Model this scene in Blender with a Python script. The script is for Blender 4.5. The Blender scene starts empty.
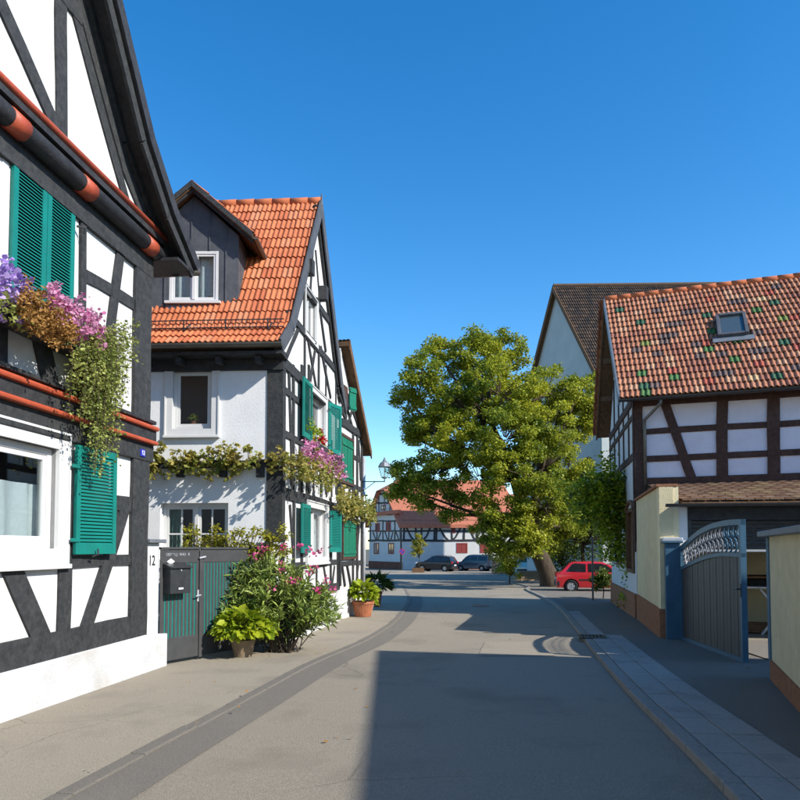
import bpy, bmesh, math, random
from mathutils import Vector, Matrix, noise
from mathutils.geometry import tessellate_polygon
RND = random.Random(11)
scene = bpy.context.scene
COL = scene.collection
# ------------------------------------------------------------------ camera
CAMZ = 1.6; FPX = 700.0; PITCH = math.radians(2.5); HORY = 548.0
PY0 = HORY - FPX*math.tan(PITCH)            # principal row in the 800 px picture
cam_d = bpy.data.cameras.new('camera'); cam = bpy.data.objects.new('camera', cam_d); COL.objects.link(cam)
cam.location = (0, 0, CAMZ); cam.rotation_euler = (math.radians(90)+PITCH, 0, 0)
cam_d.sensor_width = 36; cam_d.lens = FPX/800*36
cam_d.shift_y = (PY0-400)/800; cam_d.clip_start = .1; cam_d.clip_end = 3000
scene.camera = cam
# ------------------------------------------------------------------ sky, sun, exposure
SUN_EL = math.radians(35.2); SUN_AZ = math.atan2(.869, -.495)     # clockwise from +Y
world = bpy.data.worlds.new('World'); scene.world = world; world.use_nodes = True
nt = world.node_tree; nt.nodes.clear()
sk = nt.nodes.new('ShaderNodeTexSky'); sk.sky_type = 'NISHITA'; sk.sun_disc = False
sk.sun_elevation = SUN_EL; sk.sun_rotation = SUN_AZ; sk.altitude = 200
sk.air_density = 1.0; sk.dust_density = 0.25; sk.ozone_density = 2.0
bg = nt.nodes.new('ShaderNodeBackground'); bg.inputs[1].default_value = 0.15
hs = nt.nodes.new('ShaderNodeHueSaturation'); hs.inputs['Saturation'].default_value = 1.40
wo = nt.nodes.new('ShaderNodeOutputWorld')
nt.links.new(sk.outputs[0], hs.inputs['Color']); nt.links.new(hs.outputs[0], bg.inputs[0]); nt.links.new(bg.outputs[0], wo.inputs[0])
sd = bpy.data.lights.new('sun', 'SUN'); sd.energy = 4.6; sd.angle = math.radians(.53); sd.color = (1, .94, .84)
so = bpy.data.objects.new('sun', sd); COL.objects.link(so)
TOSUN = Vector((math.sin(SUN_AZ)*math.cos(SUN_EL), math.cos(SUN_AZ)*math.cos(SUN_EL), math.sin(SUN_EL)))
so.rotation_euler = TOSUN.to_track_quat('Z', 'Y').to_euler(); so.location = (20, -10, 30)
scene.view_settings.view_transform = 'Standard'; scene.view_settings.look = 'None'
scene.view_settings.gamma = 1; scene.view_settings.exposure = 0.68
scene.render.engine = 'CYCLES'
# ------------------------------------------------------------------ pixels and ground
SLOPE = .012
def gz(y): return -SLOPE*min(max(y, -30), 120)
def ray(px, py):
    cx = (px-400)/FPX; cy = (PY0-py)/FPX
    return Vector((cx, math.cos(PITCH)-cy*math.sin(PITCH), math.sin(PITCH)+cy*math.cos(PITCH)))
def gp(px, py, dz=0):
    d = ray(px, py); t = (-CAMZ+dz)/(d.z+SLOPE*d.y)
    return Vector((d.x*t, d.y*t, CAMZ+d.z*t))
def at(px, py, y):                              # point on a pixel's ray at a known distance
    d = ray(px, py); return Vector((0, 0, CAMZ))+d*(y/d.y)
# ------------------------------------------------------------------ objects
def link(o, parent=None):
    COL.objects.link(o)
    if parent is not None: o.parent = parent
    return o
def tag(o, label=None, cat=None, group=None, kind=None):
    if label: o['label'] = label
    if cat: o['category'] = cat
    if group: o['group'] = group
    if kind: o['kind'] = kind
    return o
def thing(name, label, cat, loc=(0, 0, 0), rz=0, group=None):
    o = bpy.data.objects.new(name, None); COL.objects.link(o); o.location = loc; o.rotation_euler = (0, 0, rz)
    o.empty_display_size = .2
    return tag(o, label, cat, group)
def rootloc(p):
    while p is not None and p.parent is not None: p = p.parent
    return Vector(p.location) if p is not None else Vector((0, 0, 0))
class MB:
    def __init__(s): s.v = []; s.f = []; s.m = []
    def add(s, vs, fs, mi=0):
        n = len(s.v); s.v += [Vector(p) for p in vs]
        for f in fs: s.f.append([i+n for i in f]); s.m.append(mi)
        return s
    def hexa(s, p, mi=0):
        return s.add(p, [(3,2,1,0),(4,5,6,7),(0,1,5,4),(1,2,6,5),(2,3,7,6),(3,0,4,7)], mi)
    def box(s, a, b, mi=0):
        x0,y0,z0 = a; x1,y1,z1 = b
        return s.hexa([(x0,y0,z0),(x1,y0,z0),(x1,y1,z0),(x0,y1,z0),(x0,y0,z1),(x1,y0,z1),(x1,y1,z1),(x0,y1,z1)], mi)
    def tube(s, pts, rad, n=6, mi=0, caps=True):
        pts = [Vector(p) for p in pts]; rs = rad if isinstance(rad, (list, tuple)) else [rad]*len(pts)
        vs = []; fs = []; prev = None
        for i, p in enumerate(pts):
            t = (pts[min(i+1, len(pts)-1)]-pts[max(i-1, 0)])
            if t.length < 1e-9: t = Vector((0, 0, 1))
            t.normalize()
            if prev is None: a = t.orthogonal().normalized()
            else:
                a = prev-t*prev.dot(t)
                a = a.normalized() if a.length > 1e-6 else t.orthogonal().normalized()
            prev = a; b = t.cross(a)
            for k in range(n):
                w = 2*math.pi*k/n; vs.append(p+(a*math.cos(w)+b*math.sin(w))*rs[i])
        for i in range(len(pts)-1):
            for k in range(n):
                k2 = (k+1) % n; fs.append((i*n+k, i*n+k2, (i+1)*n+k2, (i+1)*n+k))
        if caps: fs.append(tuple(reversed(range(n)))); fs.append(tuple(range((len(pts)-1)*n, len(pts)*n)))
        return s.add(vs, fs, mi)
    def lathe(s, prof, c=(0, 0, 0), n=16, axis='z', mi=0, wob=0):
        vs = []; fs = []; c = Vector(c); m = len(prof)
        for k in range(n):
            w = 2*math.pi*k/n
            for r, z in prof:
                r = r*(1+wob*math.sin(3*w+z*9))
                if axis == 'z': p = (r*math.cos(w), r*math.sin(w), z)
                elif axis == 'y': p = (r*math.cos(w), z, r*math.sin(w))
                else: p = (z, r*math.cos(w), r*math.sin(w))
                vs.append(c+Vector(p))
        for k in range(n):
            k2 = (k+1) % n
            for i in range(m-1): fs.append((k*m+i, k2*m+i, k2*m+i+1, k*m+i+1))
        return s.add(vs, fs, mi)
    def mesh(s, name, mats, off=None, smooth=False):
        me = bpy.data.meshes.new(name); o = off or Vector((0, 0, 0))
        me.from_pydata([tuple(p-o) for p in s.v], [], s.f)
        for m in (mats if isinstance(mats, (list, tuple)) else [mats]): me.materials.append(m)
        me.polygons.foreach_set('material_index', s.m)
        if smooth: me.polygons.foreach_set('use_smooth', [True]*len(s.f))
        me.update(); return me
    def build(s, name, mats, parent=None, smooth=False, local=False, fix=False, bevel=0, label=None):
        me = s.mesh(name, mats, None if local else rootloc(parent), smooth)
        if fix:
            bm = bmesh.new(); bm.from_mesh(me); bmesh.ops.recalc_face_normals(bm, faces=bm.faces); bm.to_mesh(me); bm.free()
        o = link(bpy.data.objects.new(name, me), parent)
        if bevel:
            md = o.modifiers.new('bevel', 'BEVEL'); md.width = bevel; md.segments = 2; md.limit_method = 'ANGLE'; md.angle_limit = math.radians(35)
        if label: o['label'] = label
        return o
def structure(o): o['kind'] = 'structure'; return o
# ------------------------------------------------------------------ materials
def C(h):
    h = h.lstrip('#'); r = [int(h[i:i+2], 16)/255 for i in (0, 2, 4)]
    return tuple((c/12.92 if c <= .04045 else ((c+.055)/1.055)**2.4) for c in r)
def mat(name, c1, c2=None, scale=6, rough=.7, bump=0, bscale=40, spec=.3, metal=0, c3=None, s3=1.2, a3=.5, detail=5, coords='pos', stretch=None, sharp=None, cracks=0):
    m = bpy.data.materials.new(name); m.use_nodes = True; n = m.node_tree.nodes; L = m.node_tree.links
    b = n['Principled BSDF']; b.inputs['Roughness'].default_value = rough; b.inputs['Metallic'].default_value = metal
    b.inputs['Specular IOR Level'].default_value = spec
    if coords == 'pos': g = n.new('ShaderNodeNewGeometry'); co = g.outputs['Position']
    else: g = n.new('ShaderNodeTexCoord'); co = g.outputs['Object']
    if stretch:
        mp = n.new('ShaderNodeMapping'); mp.inputs['Scale'].default_value = stretch; L.new(co, mp.inputs[0]); co = mp.outputs[0]
    def nz(sc, dt=5):
        t = n.new('ShaderNodeTexNoise'); t.inputs['Scale'].default_value = sc; t.inputs['Detail'].default_value = dt; t.inputs['Roughness'].default_value = .6
        L.new(co, t.inputs['Vector']); return t.outputs['Fac']
    def ramp(f, a, d):
        r = n.new('ShaderNodeMapRange'); r.inputs[1].default_value = a; r.inputs[2].default_value = d; L.new(f, r.inputs[0]); return r.outputs[0]
    def mix(fac, A, B):
        x = n.new('ShaderNodeMix'); x.data_type = 'RGBA'
        L.new(fac, x.inputs[0])
        for s_, v in ((6, A), (7, B)):
            if isinstance(v, tuple): x.inputs[s_].default_value = (*v[:3], 1)
            else: L.new(v, x.inputs[s_])
        return x.outputs[2]
    col = None
    if c2 is not None:
        lo, hi = sharp or (.32, .68)
        col = mix(ramp(nz(scale, detail), lo, hi), c1, c2)
    if c3 is not None:
        f = ramp(nz(s3, 6), .52, .75); mm = n.new('ShaderNodeMath'); mm.operation = 'MULTIPLY'; mm.inputs[1].default_value = a3; L.new(f, mm.inputs[0])
        col = mix(mm.outputs[0], col if col is not None else c1, c3)
    if cracks:
        w1 = n.new('ShaderNodeTexNoise'); w1.inputs['Scale'].default_value = 1.3; w1.inputs['Detail'].default_value = 4; L.new(co, w1.inputs['Vector'])
        ad = n.new('ShaderNodeMix'); ad.data_type = 'RGBA'; ad.inputs[0].default_value = .22; L.new(co, ad.inputs[6]); L.new(w1.outputs['Color'], ad.inputs[7])
        vo = n.new('ShaderNodeTexVoronoi'); vo.feature = 'DISTANCE_TO_EDGE'; vo.inputs['Scale'].default_value = cracks; L.new(ad.outputs[2], vo.inputs['Vector'])
        r1 = n.new('ShaderNodeMapRange'); r1.inputs[1].default_value = .0; r1.inputs[2].default_value = .005; r1.inputs[3].default_value = .45; r1.inputs[4].default_value = 0; L.new(vo.outputs['Distance'], r1.inputs[0])
        gate_ = ramp(nz(.35, 3), .42, .62); m2 = n.new('ShaderNodeMath'); m2.operation = 'MULTIPLY'; L.new(r1.outputs[0], m2.inputs[0]); L.new(gate_, m2.inputs[1])
        col = mix(m2.outputs[0], col, (.045, .042, .038))
    if col is None: b.inputs['Base Color'].default_value = (*c1, 1)
    else: L.new(col, b.inputs['Base Color'])
    if bump:
        bp = n.new('ShaderNodeBump'); bp.inputs['Strength'].default_value = min(1, bump); bp.inputs['Distance'].default_value = .02
        L.new(nz(bscale, 6), bp.inputs['Height']); L.new(bp.outputs[0], b.inputs['Normal'])
    return m
def leafmat(name, cols, rough=.5, trans=.35, noise_scale=.6):
    """per-leaf colour from random-per-island, some light passing through"""
    m = bpy.data.materials.new(name); m.use_nodes = True; n = m.node_tree.nodes; L = m.node_tree.links
    b = n['Principled BSDF']; out = n['Material Output']; b.inputs['Roughness'].default_value = rough; b.inputs['Specular IOR Level'].default_value = .35
    g = n.new('ShaderNodeNewGeometry'); t = n.new('ShaderNodeTexNoise'); t.inputs['Scale'].default_value = noise_scale; t.inputs['Detail'].default_value = 3
    L.new(g.outputs['Position'], t.inputs['Vector'])
    a = n.new('ShaderNodeMath'); a.operation = 'MULTIPLY_ADD'; a.inputs[1].default_value = .6; L.new(g.outputs['Random Per Island'], a.inputs[0])
    r0 = n.new('ShaderNodeMapRange'); r0.inputs[1].default_value = .35; r0.inputs[2].default_value = .65; r0.inputs[4].default_value = .4
    L.new(t.outputs['Fac'], r0.inputs[0]); L.new(r0.outputs[0], a.inputs[2])
    cr = n.new('ShaderNodeValToRGB'); e = cr.color_ramp.elements
    for i, c in enumerate(cols):
        p = i/(len(cols)-1)
        el = e[0] if i == 0 else (e[1] if i == len(cols)-1 else e.new(p)); el.position = p; el.color = (*c, 1)
    L.new(a.outputs[0], cr.inputs[0]); L.new(cr.outputs[0], b.inputs['Base Color'])
    tr = n.new('ShaderNodeBsdfTranslucent'); L.new(cr.outputs[0], tr.inputs[0])
    ms = n.new('ShaderNodeMixShader'); ms.inputs[0].default_value = trans
    L.new(b.outputs[0], ms.inputs[1]); L.new(tr.outputs[0], ms.inputs[2]); L.new(ms.outputs[0], out.inputs[0])
    return m
def glassmat(name, tint=(.86, .9, .9), refl=.9, clear=.95):
    m = bpy.data.materials.new(name); m.use_nodes = True; n = m.node_tree.nodes; L = m.node_tree.links; n.remove(n['Principled BSDF'])
    out = n['Material Output']; tr = n.new('ShaderNodeBsdfTransparent'); tr.inputs[0].default_value = (*[t*clear for t in tint], 1)
    gl = n.new('ShaderNodeBsdfGlossy'); gl.inputs['Roughness'].default_value = .02; gl.inputs[0].default_value = (refl, refl, refl, 1)
    lw_ = n.new('ShaderNodeLayerWeight'); lw_.inputs[0].default_value = .5
    pw_ = n.new('ShaderNodeMath'); pw_.operation = 'POWER'; pw_.inputs[1].default_value = 3.5; L.new(lw_.outputs['Facing'], pw_.inputs[0])
    fr = n.new('ShaderNodeMath'); fr.operation = 'MULTIPLY_ADD'; fr.inputs[1].default_value = .8; fr.inputs[2].default_value = .07; L.new(pw_.outputs[0], fr.inputs[0])
    mx = n.new('ShaderNodeMixShader'); L.new(fr.outputs[0], mx.inputs[0]); L.new(tr.outputs[0], mx.inputs[1]); L.new(gl.outputs[0], mx.inputs[2])
    L.new(mx.outputs[0], out.inputs[0]); return m
M = {}
M['white'] = mat('white plaster', (.60, .60, .59), (.545, .55, .545), 1.6, .9, .5, 14, .15, c3=(.50, .49, .45), s3=.9, a3=.3)
M['white2'] = mat('rough white plaster', (.72, .725, .73), (.65, .655, .66), 2.0, .9, .22, 30, .15, c3=(.55, .55, .53), s3=.7, a3=.25)
M['plinth'] = mat('plinth render', (.55, .56, .565), (.47, .48, .485), 3.0, .9, .45, 40, .1, c3=(.36, .31, .25), s3=1.7, a3=.55)
M['blueish'] = mat('pale render', (.46, .50, .50), (.40, .44, .44), .8, .9, .3, 12, .1, c3=(.42, .43, .40), s3=.35, a3=.4)
M['lavender'] = mat('shade-tinted limewash', (.68, .67, .74), (.60, .59, .66), 2.2, .9, .5, 24, .1, c3=(.56, .54, .57), s3=1.5, a3=.3)  # lavender tint puts the front wall's bluish shade into its colour
M['cream'] = mat('cream roughcast', (.74, .64, .40), (.64, .55, .35), 5, .92, .9, 60, .1, c3=(.42, .37, .25), s3=1.0, a3=.35)
M['creamp'] = mat('pale cream plaster', (.78, .68, .44), (.70, .61, .39), 3, .9, .4, 40, .1)
M['timber'] = mat('charcoal timber', (.02, .022, .024), (.042, .044, .046), 14, .72, .35, 30, .3, c3=(.11, .11, .105), s3=6, a3=.22)
M['timberd'] = mat('dark timber', (.018, .018, .02), (.04, .04, .042), 9, .6, .4, 30, .35)
M['brown'] = mat('dark brown timber', (.045, .024, .018), (.085, .045, .034), 12, .75, .7, 30, .25, c3=(.12, .085, .07), s3=4, a3=.3)
M['wood'] = mat('weathered brown boards', (.10, .055, .03), (.17, .10, .055), 8, .8, .5, 30, .2)
M['teal'] = mat('teal paint', (.004, .185, .152), (.006, .15, .125), 5, .42, .15, 60, .45, c3=(.02, .13, .11), s3=7, a3=.3)
M['green'] = mat('green paint', (.004, .17, .10), (.006, .13, .08), 5, .45, .15, 60, .4)
M['orange'] = mat('orange red paint', (.42, .08, .035), (.34, .06, .028), 8, .5, .2, 50, .4)
M['uwhite'] = mat('white window paint', (.62, .62, .615), (.57, .57, .565), 3, .35, .05, 30, .4)
M['glass'] = glassmat('window glass')
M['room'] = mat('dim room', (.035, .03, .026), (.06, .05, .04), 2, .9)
M['curtain'] = mat('net curtain', (.74, .78, .80), (.66, .70, .73), 20, .9, .3, 90, .1)
M['gcurtain'] = mat('green curtain', (.30, .45, .36), (.22, .36, .29), 10, .9)
M['metal'] = mat('dark metal', (.03, .032, .035), (.05, .052, .055), 10, .4, .1, 40, .5, metal=.3)
M['zinc'] = mat('zinc', (.16, .15, .13), (.11, .105, .095), 6, .45, .1, 30, .5, metal=.6)
M['grey'] = mat('grey zinc sheet', (.20, .22, .25), (.15, .17, .19), 4, .5, .1, 20, .4, metal=.3)
M['slate'] = mat('slate cladding', (.05, .055, .065), (.085, .09, .10), 5, .6, .3, 30, .4)
M['bluepaint'] = mat('blue grey paint', (.045, .12, .19), (.035, .095, .15), 4, .45, .1, 40, .4)
M['anth'] = mat('anthracite boards', (.055, .056, .058), (.042, .043, .045), 6, .5, .2, 50, .4)
M['galv'] = mat('pale metal', (.55, .57, .60), (.42, .44, .47), 8, .4, .1, 40, .5, metal=.4)
M['brick'] = mat('brick plinth', (.32, .15, .08), (.22, .10, .055), 9, .9, .6, 30, .15, c3=(.30, .18, .11), s3=6, a3=.4)
M['redstone'] = mat('red sandstone', (.20, .085, .06), (.13, .06, .045), 1.5, .9, .4, 8, .1)
M['terra'] = mat('terracotta', (.38, .14, .07), (.28, .10, .05), 12, .85, .4, 40, .15, c3=(.45, .33, .25), s3=8, a3=.35)
M['stonepot'] = mat('weathered clay', (.30, .22, .15), (.20, .15, .10), 9, .9, .6, 40, .1)
M['soil'] = mat('soil', (.03, .02, .013), (.05, .035, .02), 30, .95, .6, 60, .05)
M['bark'] = mat('bark', (.045, .034, .025), (.085, .066, .048), 7, .95, 1, 14, .1, stretch=(1, 1, .3))
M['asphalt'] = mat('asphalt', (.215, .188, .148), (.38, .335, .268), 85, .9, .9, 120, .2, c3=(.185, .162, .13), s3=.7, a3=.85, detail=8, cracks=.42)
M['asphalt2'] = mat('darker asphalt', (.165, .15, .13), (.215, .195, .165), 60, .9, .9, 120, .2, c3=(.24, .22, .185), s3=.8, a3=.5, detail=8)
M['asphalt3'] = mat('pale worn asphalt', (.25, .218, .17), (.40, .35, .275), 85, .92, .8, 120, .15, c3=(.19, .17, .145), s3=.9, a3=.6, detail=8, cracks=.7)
M['pave'] = mat('concrete slab', (.34, .32, .29), (.28, .265, .24), 30, .9, .6, 90, .15, c3=(.14, .13, .12), s3=1.8, a3=.5)
M['kerb'] = mat('kerb stone', (.29, .27, .235), (.23, .21, .185), 25, .9, .6, 60, .15, c3=(.13, .12, .11), s3=3, a3=.5)
M['setts'] = mat('courtyard paving', (.22, .20, .17), (.17, .155, .135), 20, .9, .6, 60, .1)
M['dirt'] = mat('far ground', (.14, .13, .11), (.11, .105, .085), .6, .95, .3, 10, .1)
# ------------------------------------------------------------------ facades
class Fac:
    def __init__(s, O, d, flip=None):
        s.O = Vector((O[0], O[1], 0)); s.d = Vector((d[0], d[1], 0)).normalized()
        n = Vector((s.d.y, -s.d.x, 0))
        if flip is None:
            if n.dot(-s.O) < 0: n = -n
        elif flip: n = -n
        s.n = n
    def P(s, u, z, o=0): return s.O+s.d*u+s.n*o+Vector((0, 0, z))
    def hit(s, px, py, o=0):
        r = ray(px, py); q = s.O+s.n*o
        t = (q.dot(s.n))/(r.dot(s.n)) if abs(r.dot(s.n)) > 1e-9 else 0
        p = Vector((0, 0, 0))+r*t
        return ((Vector((p.x, p.y, 0))-s.O).dot(s.d), CAMZ+p.z)
    def u(s, px, py=HORY): return s.hit(px, py)[0]
    def rect(s, xl, xr, pt, pb):
        ym = (pt[1]+pb[1])/2; return s.u(xl, ym), s.u(xr, ym), s.hit(*pb)[1], s.hit(*pt)[1]
    def box(s, mb, u0, u1, z0, z1, o0, o1, mi=0):
        return mb.hexa([s.P(u0,z0,o0), s.P(u1,z0,o0), s.P(u1,z0,o1), s.P(u0,z0,o1), s.P(u0,z1,o0), s.P(u1,z1,o0), s.P(u1,z1,o1), s.P(u0,z1,o1)], mi)
    def rot(s): return Matrix((s.d, s.n, Vector((0, 0, 1)))).transposed().to_4x4()
    def prism(s, mb, poly, o0, o1, mi=0):
        n = len(poly); vs = [s.P(a, b, o0) for a, b in poly]+[s.P(a, b, o1) for a, b in poly]
        fs = [tuple(range(n, 2*n)), tuple(reversed(range(n)))]+[(i, (i+1) % n, n+(i+1) % n, n+i) for i in range(n)]
        return mb.add(vs, fs, mi)
TC = [0]
def beam(mb, fac, A, B, w, o0=-.05, o1=.02, jit=.006, mi=0):
    A = Vector(A); B = Vector(B); L = (B-A).length; t = (B-A).normalized(); q = Vector((-t.y, t.x))
    n = max(1, min(10, int(L/.35))); ph = RND.random()*9
    vs = []; fs = []
    for i in range(n+1):
        c = A+(B-A)*(i/n); wob = jit*1.2*math.sin(ph+i*1.1)
        for sgn in (-1, 1):
            e = c+q*(sgn*w/2+wob+RND.uniform(-jit, jit)); vs.append(fac.P(e.x, e.y, o0)); vs.append(fac.P(e.x, e.y, o1+RND.uniform(-.0006, .0006)))
    for i in range(n):
        a = i*4; b = a+4
        fs += [(a+1, b+1, b+3, a+3), (a, b, b+1, a+1), (a+2, a+3, b+3, b+2)]
    fs += [(0, 1, 3, 2), (4*n, 4*n+2, 4*n+3, 4*n+1)]
    return mb.add(vs, fs, mi)
def timber(house, fac, A, B, w, m='timber', o=.022, name='timber_beam', jit=.006):
    TC[0] += 1; mb = MB(); beam(mb, fac, A, B, w, -.05, o+.0011*(TC[0] % 17), jit)
    return mb.build(name, M[m], house, fix=True)
def tpx(house, fac, a, b, w, m='timber', o=.022, name='timber_beam'):
    return timber(house, fac, fac.hit(*a), fac.hit(*b), w, m, o, name)
def wall(fac, outline, holes=(), depth=.22, o=0, mi=0, mb=None):
    mb = mb or MB(); loops = [[Vector((u, z, 0)) for u, z in outline]]+[[Vector((u0,z0,0)), Vector((u1,z0,0)), Vector((u1,z1,0)), Vector((u0,z1,0))] for u0,u1,z0,z1 in holes]
    flat = [p for l in loops for p in l]; tris = tessellate_polygon(loops); vs = [fac.P(p.x, p.y, o) for p in flat]; fs = []
    for a, b, c in tris:
        n = (vs[b]-vs[a]).cross(vs[c]-vs[a]); fs.append((a, b, c) if n.dot(fac.n) > 0 else (a, c, b))
    mb.add(vs, fs, mi)
    for u0,u1,z0,z1 in holes:
        q = [(u0,z0),(u1,z0),(u1,z1),(u0,z1)]
        vs = [fac.P(a, b, o) for a, b in q]+[fac.P(a, b, o-depth) for a, b in q]
        mb.add(vs, [(i, (i+1) % 4, 4+(i+1) % 4, 4+i) for i in range(4)], mi)
    return mb
def ring(fac, mb, u0,u1,z0,z1, w, o0, o1, wb=None, mi=0):
    wb = wb or w
    fac.box(mb, u0,u0+w,z0,z1,o0,o1,mi); fac.box(mb, u1-w,u1,z0,z1,o0,o1,mi)
    fac.box(mb, u0+w,u1-w,z1-w,z1,o0,o1-.0015,mi); fac.box(mb, u0+w,u1-w,z0,z0+wb,o0,o1-.0015,mi)
def srt(a, b): return (a, b) if a < b else (b, a)
def window(house, fac, r, rec=.1, fw=.06, sashes=1, bars=(), casing=0, sill=0, curtain=None, fm='uwhite', label=None, co=.03, room=.9):
    u0,u1 = srt(r[0], r[1]); z0,z1 = r[2], r[3]
    mb = MB(); ring(fac, mb, u0,u1,z0,z1, fw, -rec-.06, -rec)
    fr = None; panes = []; step = (u1-u0-2*fw)/sashes
    for k in range(sashes):
        a = u0+fw+k*step; b = a+step
        if k: fac.box(mb, a-fw*.55, a+fw*.55, z0+fw, z1-fw, -rec-.06, -rec+.012)
        ring(fac, mb, a+(fw*.55 if k else 0)+.001, b-(fw*.55 if k < sashes-1 else 0)-.001, z0+fw+.001, z1-fw-.001, fw*.75, -rec-.05, -rec-.012)
        panes.append((a+fw*.3, b-fw*.3, z0+fw*1.2, z1-fw*1.2))
        for kind, f in bars:
            if kind == 'h': z = z0+fw+(z1-z0-2*fw)*f; fac.box(mb, a+fw*.7, b-fw*.7, z-.014, z+.014, -rec-.045, -rec-.016)
            else: q = a+(b-a)*f; fac.box(mb, q-.014, q+.014, z0+fw*1.5, z1-fw*1.5, -rec-.045, -rec-.018)
    fr = mb.build('window', M[fm], house, fix=True, label=label)
    for a,b,c,d in panes:
        fac.box(MB(), 0,0,0,0,0,0); m2 = MB(); fac.box(m2, a,b,c,d, -rec-.036, -rec-.030); m2.build('pane', M['glass'], fr, fix=True)
    m3 = MB(); e = .25; q = [(u0-e,z0-e),(u1+e,z0-e),(u1+e,z1+e),(u0-e,z1+e)]
    o1 = -rec-.075; o2 = -rec-room
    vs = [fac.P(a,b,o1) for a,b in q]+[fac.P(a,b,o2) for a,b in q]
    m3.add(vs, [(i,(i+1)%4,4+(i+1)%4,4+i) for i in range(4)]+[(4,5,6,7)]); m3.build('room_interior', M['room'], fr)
    if casing:
        m4 = MB(); ring(fac, m4, u0-casing,u1+casing,z0-casing,z1+casing, casing, -.05, co)
        ring(fac, m4, u0-casing-.025,u1+casing+.025,z0-casing-.025,z1+casing+.025, .025, -.05, co+.018)
        m4.build('casing', M[fm], fr, fix=True)
    if sill:
        m5 = MB(); fac.box(m5, u0-casing-.04,u1+casing+.04,z0-casing-.05,z0-casing+.0,-.05,sill); m5.build('sill', M[fm], fr, fix=True, bevel=.008)
    if curtain:
        cm, cz0, cz1, cu0, cu1 = curtain; m6 = MB(); n = 60; vs = []; fs = []
        for i in range(n+1):
            f = i/n; u = u0+(u1-u0)*(cu0+(cu1-cu0)*f); o = -rec-.15+.04*math.sin(f*40+math.sin(f*13)*1.5)
            zl = z0+(z1-z0)*cz0+.015*abs(math.sin(f*60)); zh = z0+(z1-z0)*cz1
            vs += [fac.P(u, zl, o), fac.P(u, (zl+zh)/2, o*.98), fac.P(u, zh, -rec-.15+(o+rec+.15)*.4)]
        for i in range(n):
            for k in range(2): fs.append((i*3+k, i*3+k+1, i*3+3+k+1, i*3+3+k))
        m6.add(vs, fs); m6.build('curtain', M[cm], fr, smooth=True)
    return fr
def shutter(house, fac, u0, u1, z0, z1, o=.03, nsl=24, m='teal', single=False, rails=1, label=None, plank=False):
    u0,u1 = srt(u0,u1); t = .035; st = min(.075, (u1-u0)*.2); mb = MB()
    if plank:
        n = max(2, int((u1-u0)/.12)); w = (u1-u0)/n
        for k in range(n): fac.box(mb, u0+k*w+.003, u0+(k+1)*w-.003, z0, z1, o, o+t-.004*(k % 2))
        ob = mb.build('shutter', M[m], house, fix=True, label=label)
        for f in (.12, .85):
            m2 = MB(); z = z0+(z1-z0)*f; fac.box(m2, u0+.01, u1-.01, z-.04, z+.04, o+t, o+t+.02); m2.build('batten', M[m], ob, fix=True)
        return ob
    fac.box(mb, u0,u0+st,z0,z1,o,o+t); fac.box(mb, u1-st,u1,z0,z1,o,o+t)
    fac.box(mb, u0+st,u1-st,z1-st*1.1,z1,o+.001,o+t-.002); fac.box(mb, u0+st,u1-st,z0,z0+st*1.4,o+.001,o+t-.002)
    ob = mb.build('shutter', M[m], house, fix=True, label=label)
    a = z0+st*1.4; b = z1-st*1.1; p = (b-a)/nsl; L = u1-u0-2*st
    def slat(mbx, c, X, Y, Z):
        h = p*.82; d = t*.5
        pts = []
        for zz in (0, 1):
            for (xx, yy) in ((0,0),(1,0),(1,1),(0,1)):
                pts.append(c+X*(xx*L)+Y*((yy-.5)*2*d*.85)+Z*((zz-.5)*.006*1.6+(.5-yy)*h))
        mbx.hexa(pts)
    if single:
        mb = MB(); slat(mb, Vector((0,0,0)), Vector((1,0,0)), Vector((0,1,0)), Vector((0,0,1))); me = mb.mesh('slat', M[m])
        for k in range(nsl):
            s = link(bpy.data.objects.new('slat', me), ob); s.matrix_local = Matrix.Translation(fac.P(u0+st, a+(k+.5)*p, o+t*.5)-rootloc(house)) @ fac.rot()
    else:
        mb = MB()
        for k in range(nsl): slat(mb, fac.P(u0+st, a+(k+.5)*p, o+t*.5), fac.d, fac.n, Vector((0,0,1)))
        mb.build('louvres', M[m], ob)
    return ob
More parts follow.
